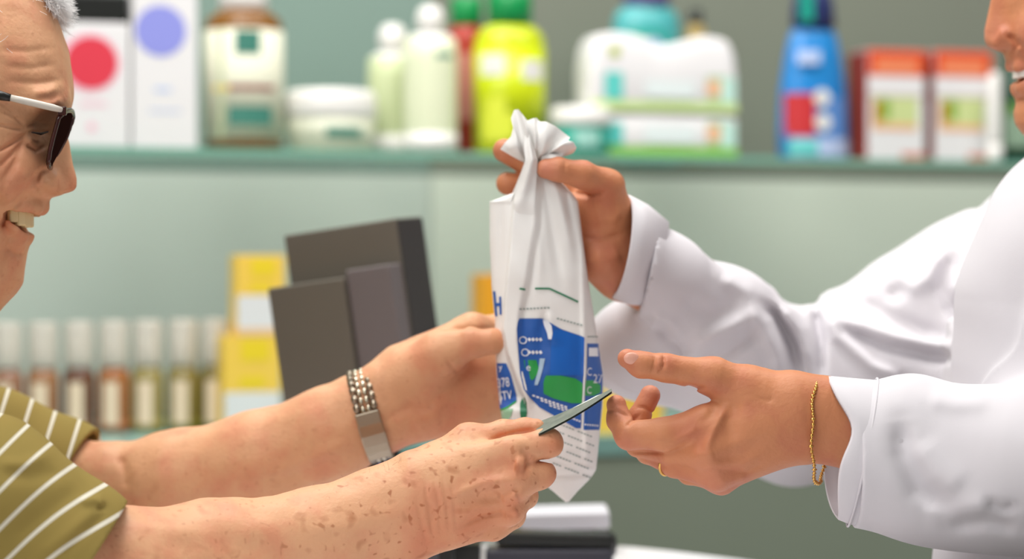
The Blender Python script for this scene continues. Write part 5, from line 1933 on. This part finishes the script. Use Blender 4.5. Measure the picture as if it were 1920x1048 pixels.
for t0, W in ((92, 46), (106, 47), (120, 47), (134, 46), (147, 45)):
    p, R_ = on_band(math.radians(t0))
    clasp.box(p, (W * K * FD, 0.0108, 0.0036), STEEL2, 0.0012, R_)
clasp.build('clasp', watch, 'plain folding clasp')
p, R_ = on_band(math.radians(270))
case.bm((lambda bm: (bmesh.ops.create_cone(bm, cap_ends=True, segments=40, radius1=0.019, radius2=0.018, depth=0.009), bmesh.ops.transform(bm, matrix=R_.to_4x4(), verts=bm.verts), bmesh.ops.translate(bm, vec=p, verts=bm.verts), bm)[-1])(bmesh.new()), STEEL, False)
case.build('case', watch)

# gold bracelet hanging round the wrist of the near hand
br = MB()
bcx, bcy = 1521, 808
ring = []
nb_ = 120
for i in range(nb_):
    a = 2 * math.pi * i / nb_
    near = math.cos(a)
    s_ = math.sin(a)
    top_, bot = 713, 906
    py = (top_ + bot) / 2 - (bot - top_) / 2 * s_
    px = 1535 - 21 * (abs(near) ** 0.7) * (1 if near > 0 else -1) + 2 * math.sin(7 * a)
    ring.append(P(px, py, YN) + np.array([0, -math.copysign(abs(near) ** 0.62, near) * 0.0272, 0]))
ring = np.array(ring)
for i in range(0, nb_, 1):
    p, q = Vector(ring[i]), Vector(ring[(i + 1) % nb_])
    t = (q - p).normalized()
    L_ = (q - p).length
    u_ = Vector((0, 1, 0)).cross(t)
    u_ = u_.normalized() if u_.length > 0.1 else Vector((1, 0, 0))
    w_ = t.cross(u_)
    R_ = Matrix((u_, w_, t)).transposed()
    bm = bmesh.new()
    bmesh.ops.create_uvsphere(bm, u_segments=8, v_segments=6, radius=0.5)
    e = (0.0034, 0.0020) if i % 2 else (0.0020, 0.0032)
    bmesh.ops.scale(bm, vec=(e[0] * (1.15 if i % 5 == 0 else 0.9), e[1], L_ * 1.25), verts=bm.verts)
    bmesh.ops.transform(bm, matrix=R_.to_4x4(), verts=bm.verts)
    bmesh.ops.translate(bm, vec=(p + q) / 2, verts=bm.verts)
    br.bm(bm, GOLDM)
o = br.build('bracelet', None, origin=P(bcx, 908, YN))
tag(o, 'thin gold chain bracelet hanging round the wrist beside the white cuff', 'bracelet')
rg = MB()
c0, c1 = P(1252, 868, YN + 0.014), P(1234, 862, YN + 0.020)
ax = Vector(c1 - c0).normalized()
e1 = ax.orthogonal().normalized()
e2 = ax.cross(e1)
rg.tube([Vector(c0) + (e1 * math.cos(a) + e2 * math.sin(a)) * 23.3 * K * YN for a in np.linspace(0, 2 * math.pi, 48, endpoint=False)], 0.0012, GOLDM, 10, True)
o = rg.build('ring', None, origin=c0)
tag(o, 'gold ring on a curled finger of the reaching hand', 'ring')

# spectacles of the older man
RIMM = mat('tortoiseshell_rim', '4a1c14', 0.2, spec=0.6, col2='2a100c', var_scale=160)
LENSM = mat('dark_tinted_lens', '1c1210', 0.3, spec=0.0, ior=1.04, col2='2c1814', var_scale=40)
ARM = mat('pale_grey_temple', 'd6cfc4', 0.35)
gl = thing('eyeglasses', 'dark tortoiseshell glasses with pale temples worn by the man in the polo', 'glasses', Q(120, 220, 0))
xin = lambda v: np.interp(v, (0, .25, .5, .75, 1), (111, 105, 99, 94, 91))
xout = lambda v: np.interp(v, (0, .25, .5, .75, 1), (136, 131, 123, 111, 96))
rims, glass = [], []
for sg in (-1, 1):
    def lp(uu, v):
        lat = 66 - 54 * uu
        px = xin(v) + (xout(v) - xin(v)) * math.sin(uu * math.pi / 2) ** 0.9
        cut = 0.22 * max(0, (abs(uu - 0.5) * 2) ** 2.5)
        v2 = v
        py = 207 + (316 - 207) * (0.5 + (v2 - 0.5) * (1 - cut))
        return Q(px, py, sg * lat)
    m = MB()
    nu = 16
    V = [lp(i / (nu - 1), j / (nu - 1)) for j in range(nu) for i in range(nu)]
    B_ = [v + np.array([-0.0018, 0, 0]) for v in V]
    F = [(j * nu + i, j * nu + i + 1, (j + 1) * nu + i + 1, (j + 1) * nu + i) for j in range(nu - 1) for i in range(nu - 1)]
    m.add(V, F, LENSM).add(B_, [f[::-1] for f in F], LENSM)
    m.build('lens', gl)
    loop = [lp(i / 15, 0) for i in range(16)] + [lp(1, j / 15) for j in range(1, 16)] + [lp(1 - i / 15, 1) for i in range(1, 16)] + [lp(0, 1 - j / 15) for j in range(1, 15)]
    MB().tube(loop, [0.0021 if i < 18 else 0.0015 for i in range(len(loop))], RIMM, 8, True).build('rim', gl)
    tp = MB()
    pts = [(116, 206, 68), (100, 202, 71), (70, 195, 74), (40, 188, 76), (18, 183, 77)]
    tp.tube([Q(a, b_, sg * l) for a, b_, l in pts], [0.0020, 0.0026, 0.0027, 0.0026, 0.0024], ARM, 10)
    tp.build('temple', gl, 'pale grey temple')
    tp = MB()
    tp.tube([Q(a, b_, sg * l) for a, b_, l in ((20, 183.5, 77), (0, 179, 77.5), (-60, 176, 78), (-110, 190, 78), (-150, 225, 76), (-165, 260, 75))], [0.0026, 0.0036, 0.0036, 0.0034, 0.003, 0.0025], BLACK, 10)
    tp.build('temple_tip', gl, 'black temple tip')
    MB().box(Q(117, 208, sg * 67), (0.006, 0.004, 0.0065), RIMM, 0.001).build('hinge', gl)
MB().tube([Q(134, 222, -12), Q(137, 219, -5), Q(137, 219, 5), Q(134, 222, 12)], 0.0018, RIMM, 8).build('bridge', gl)
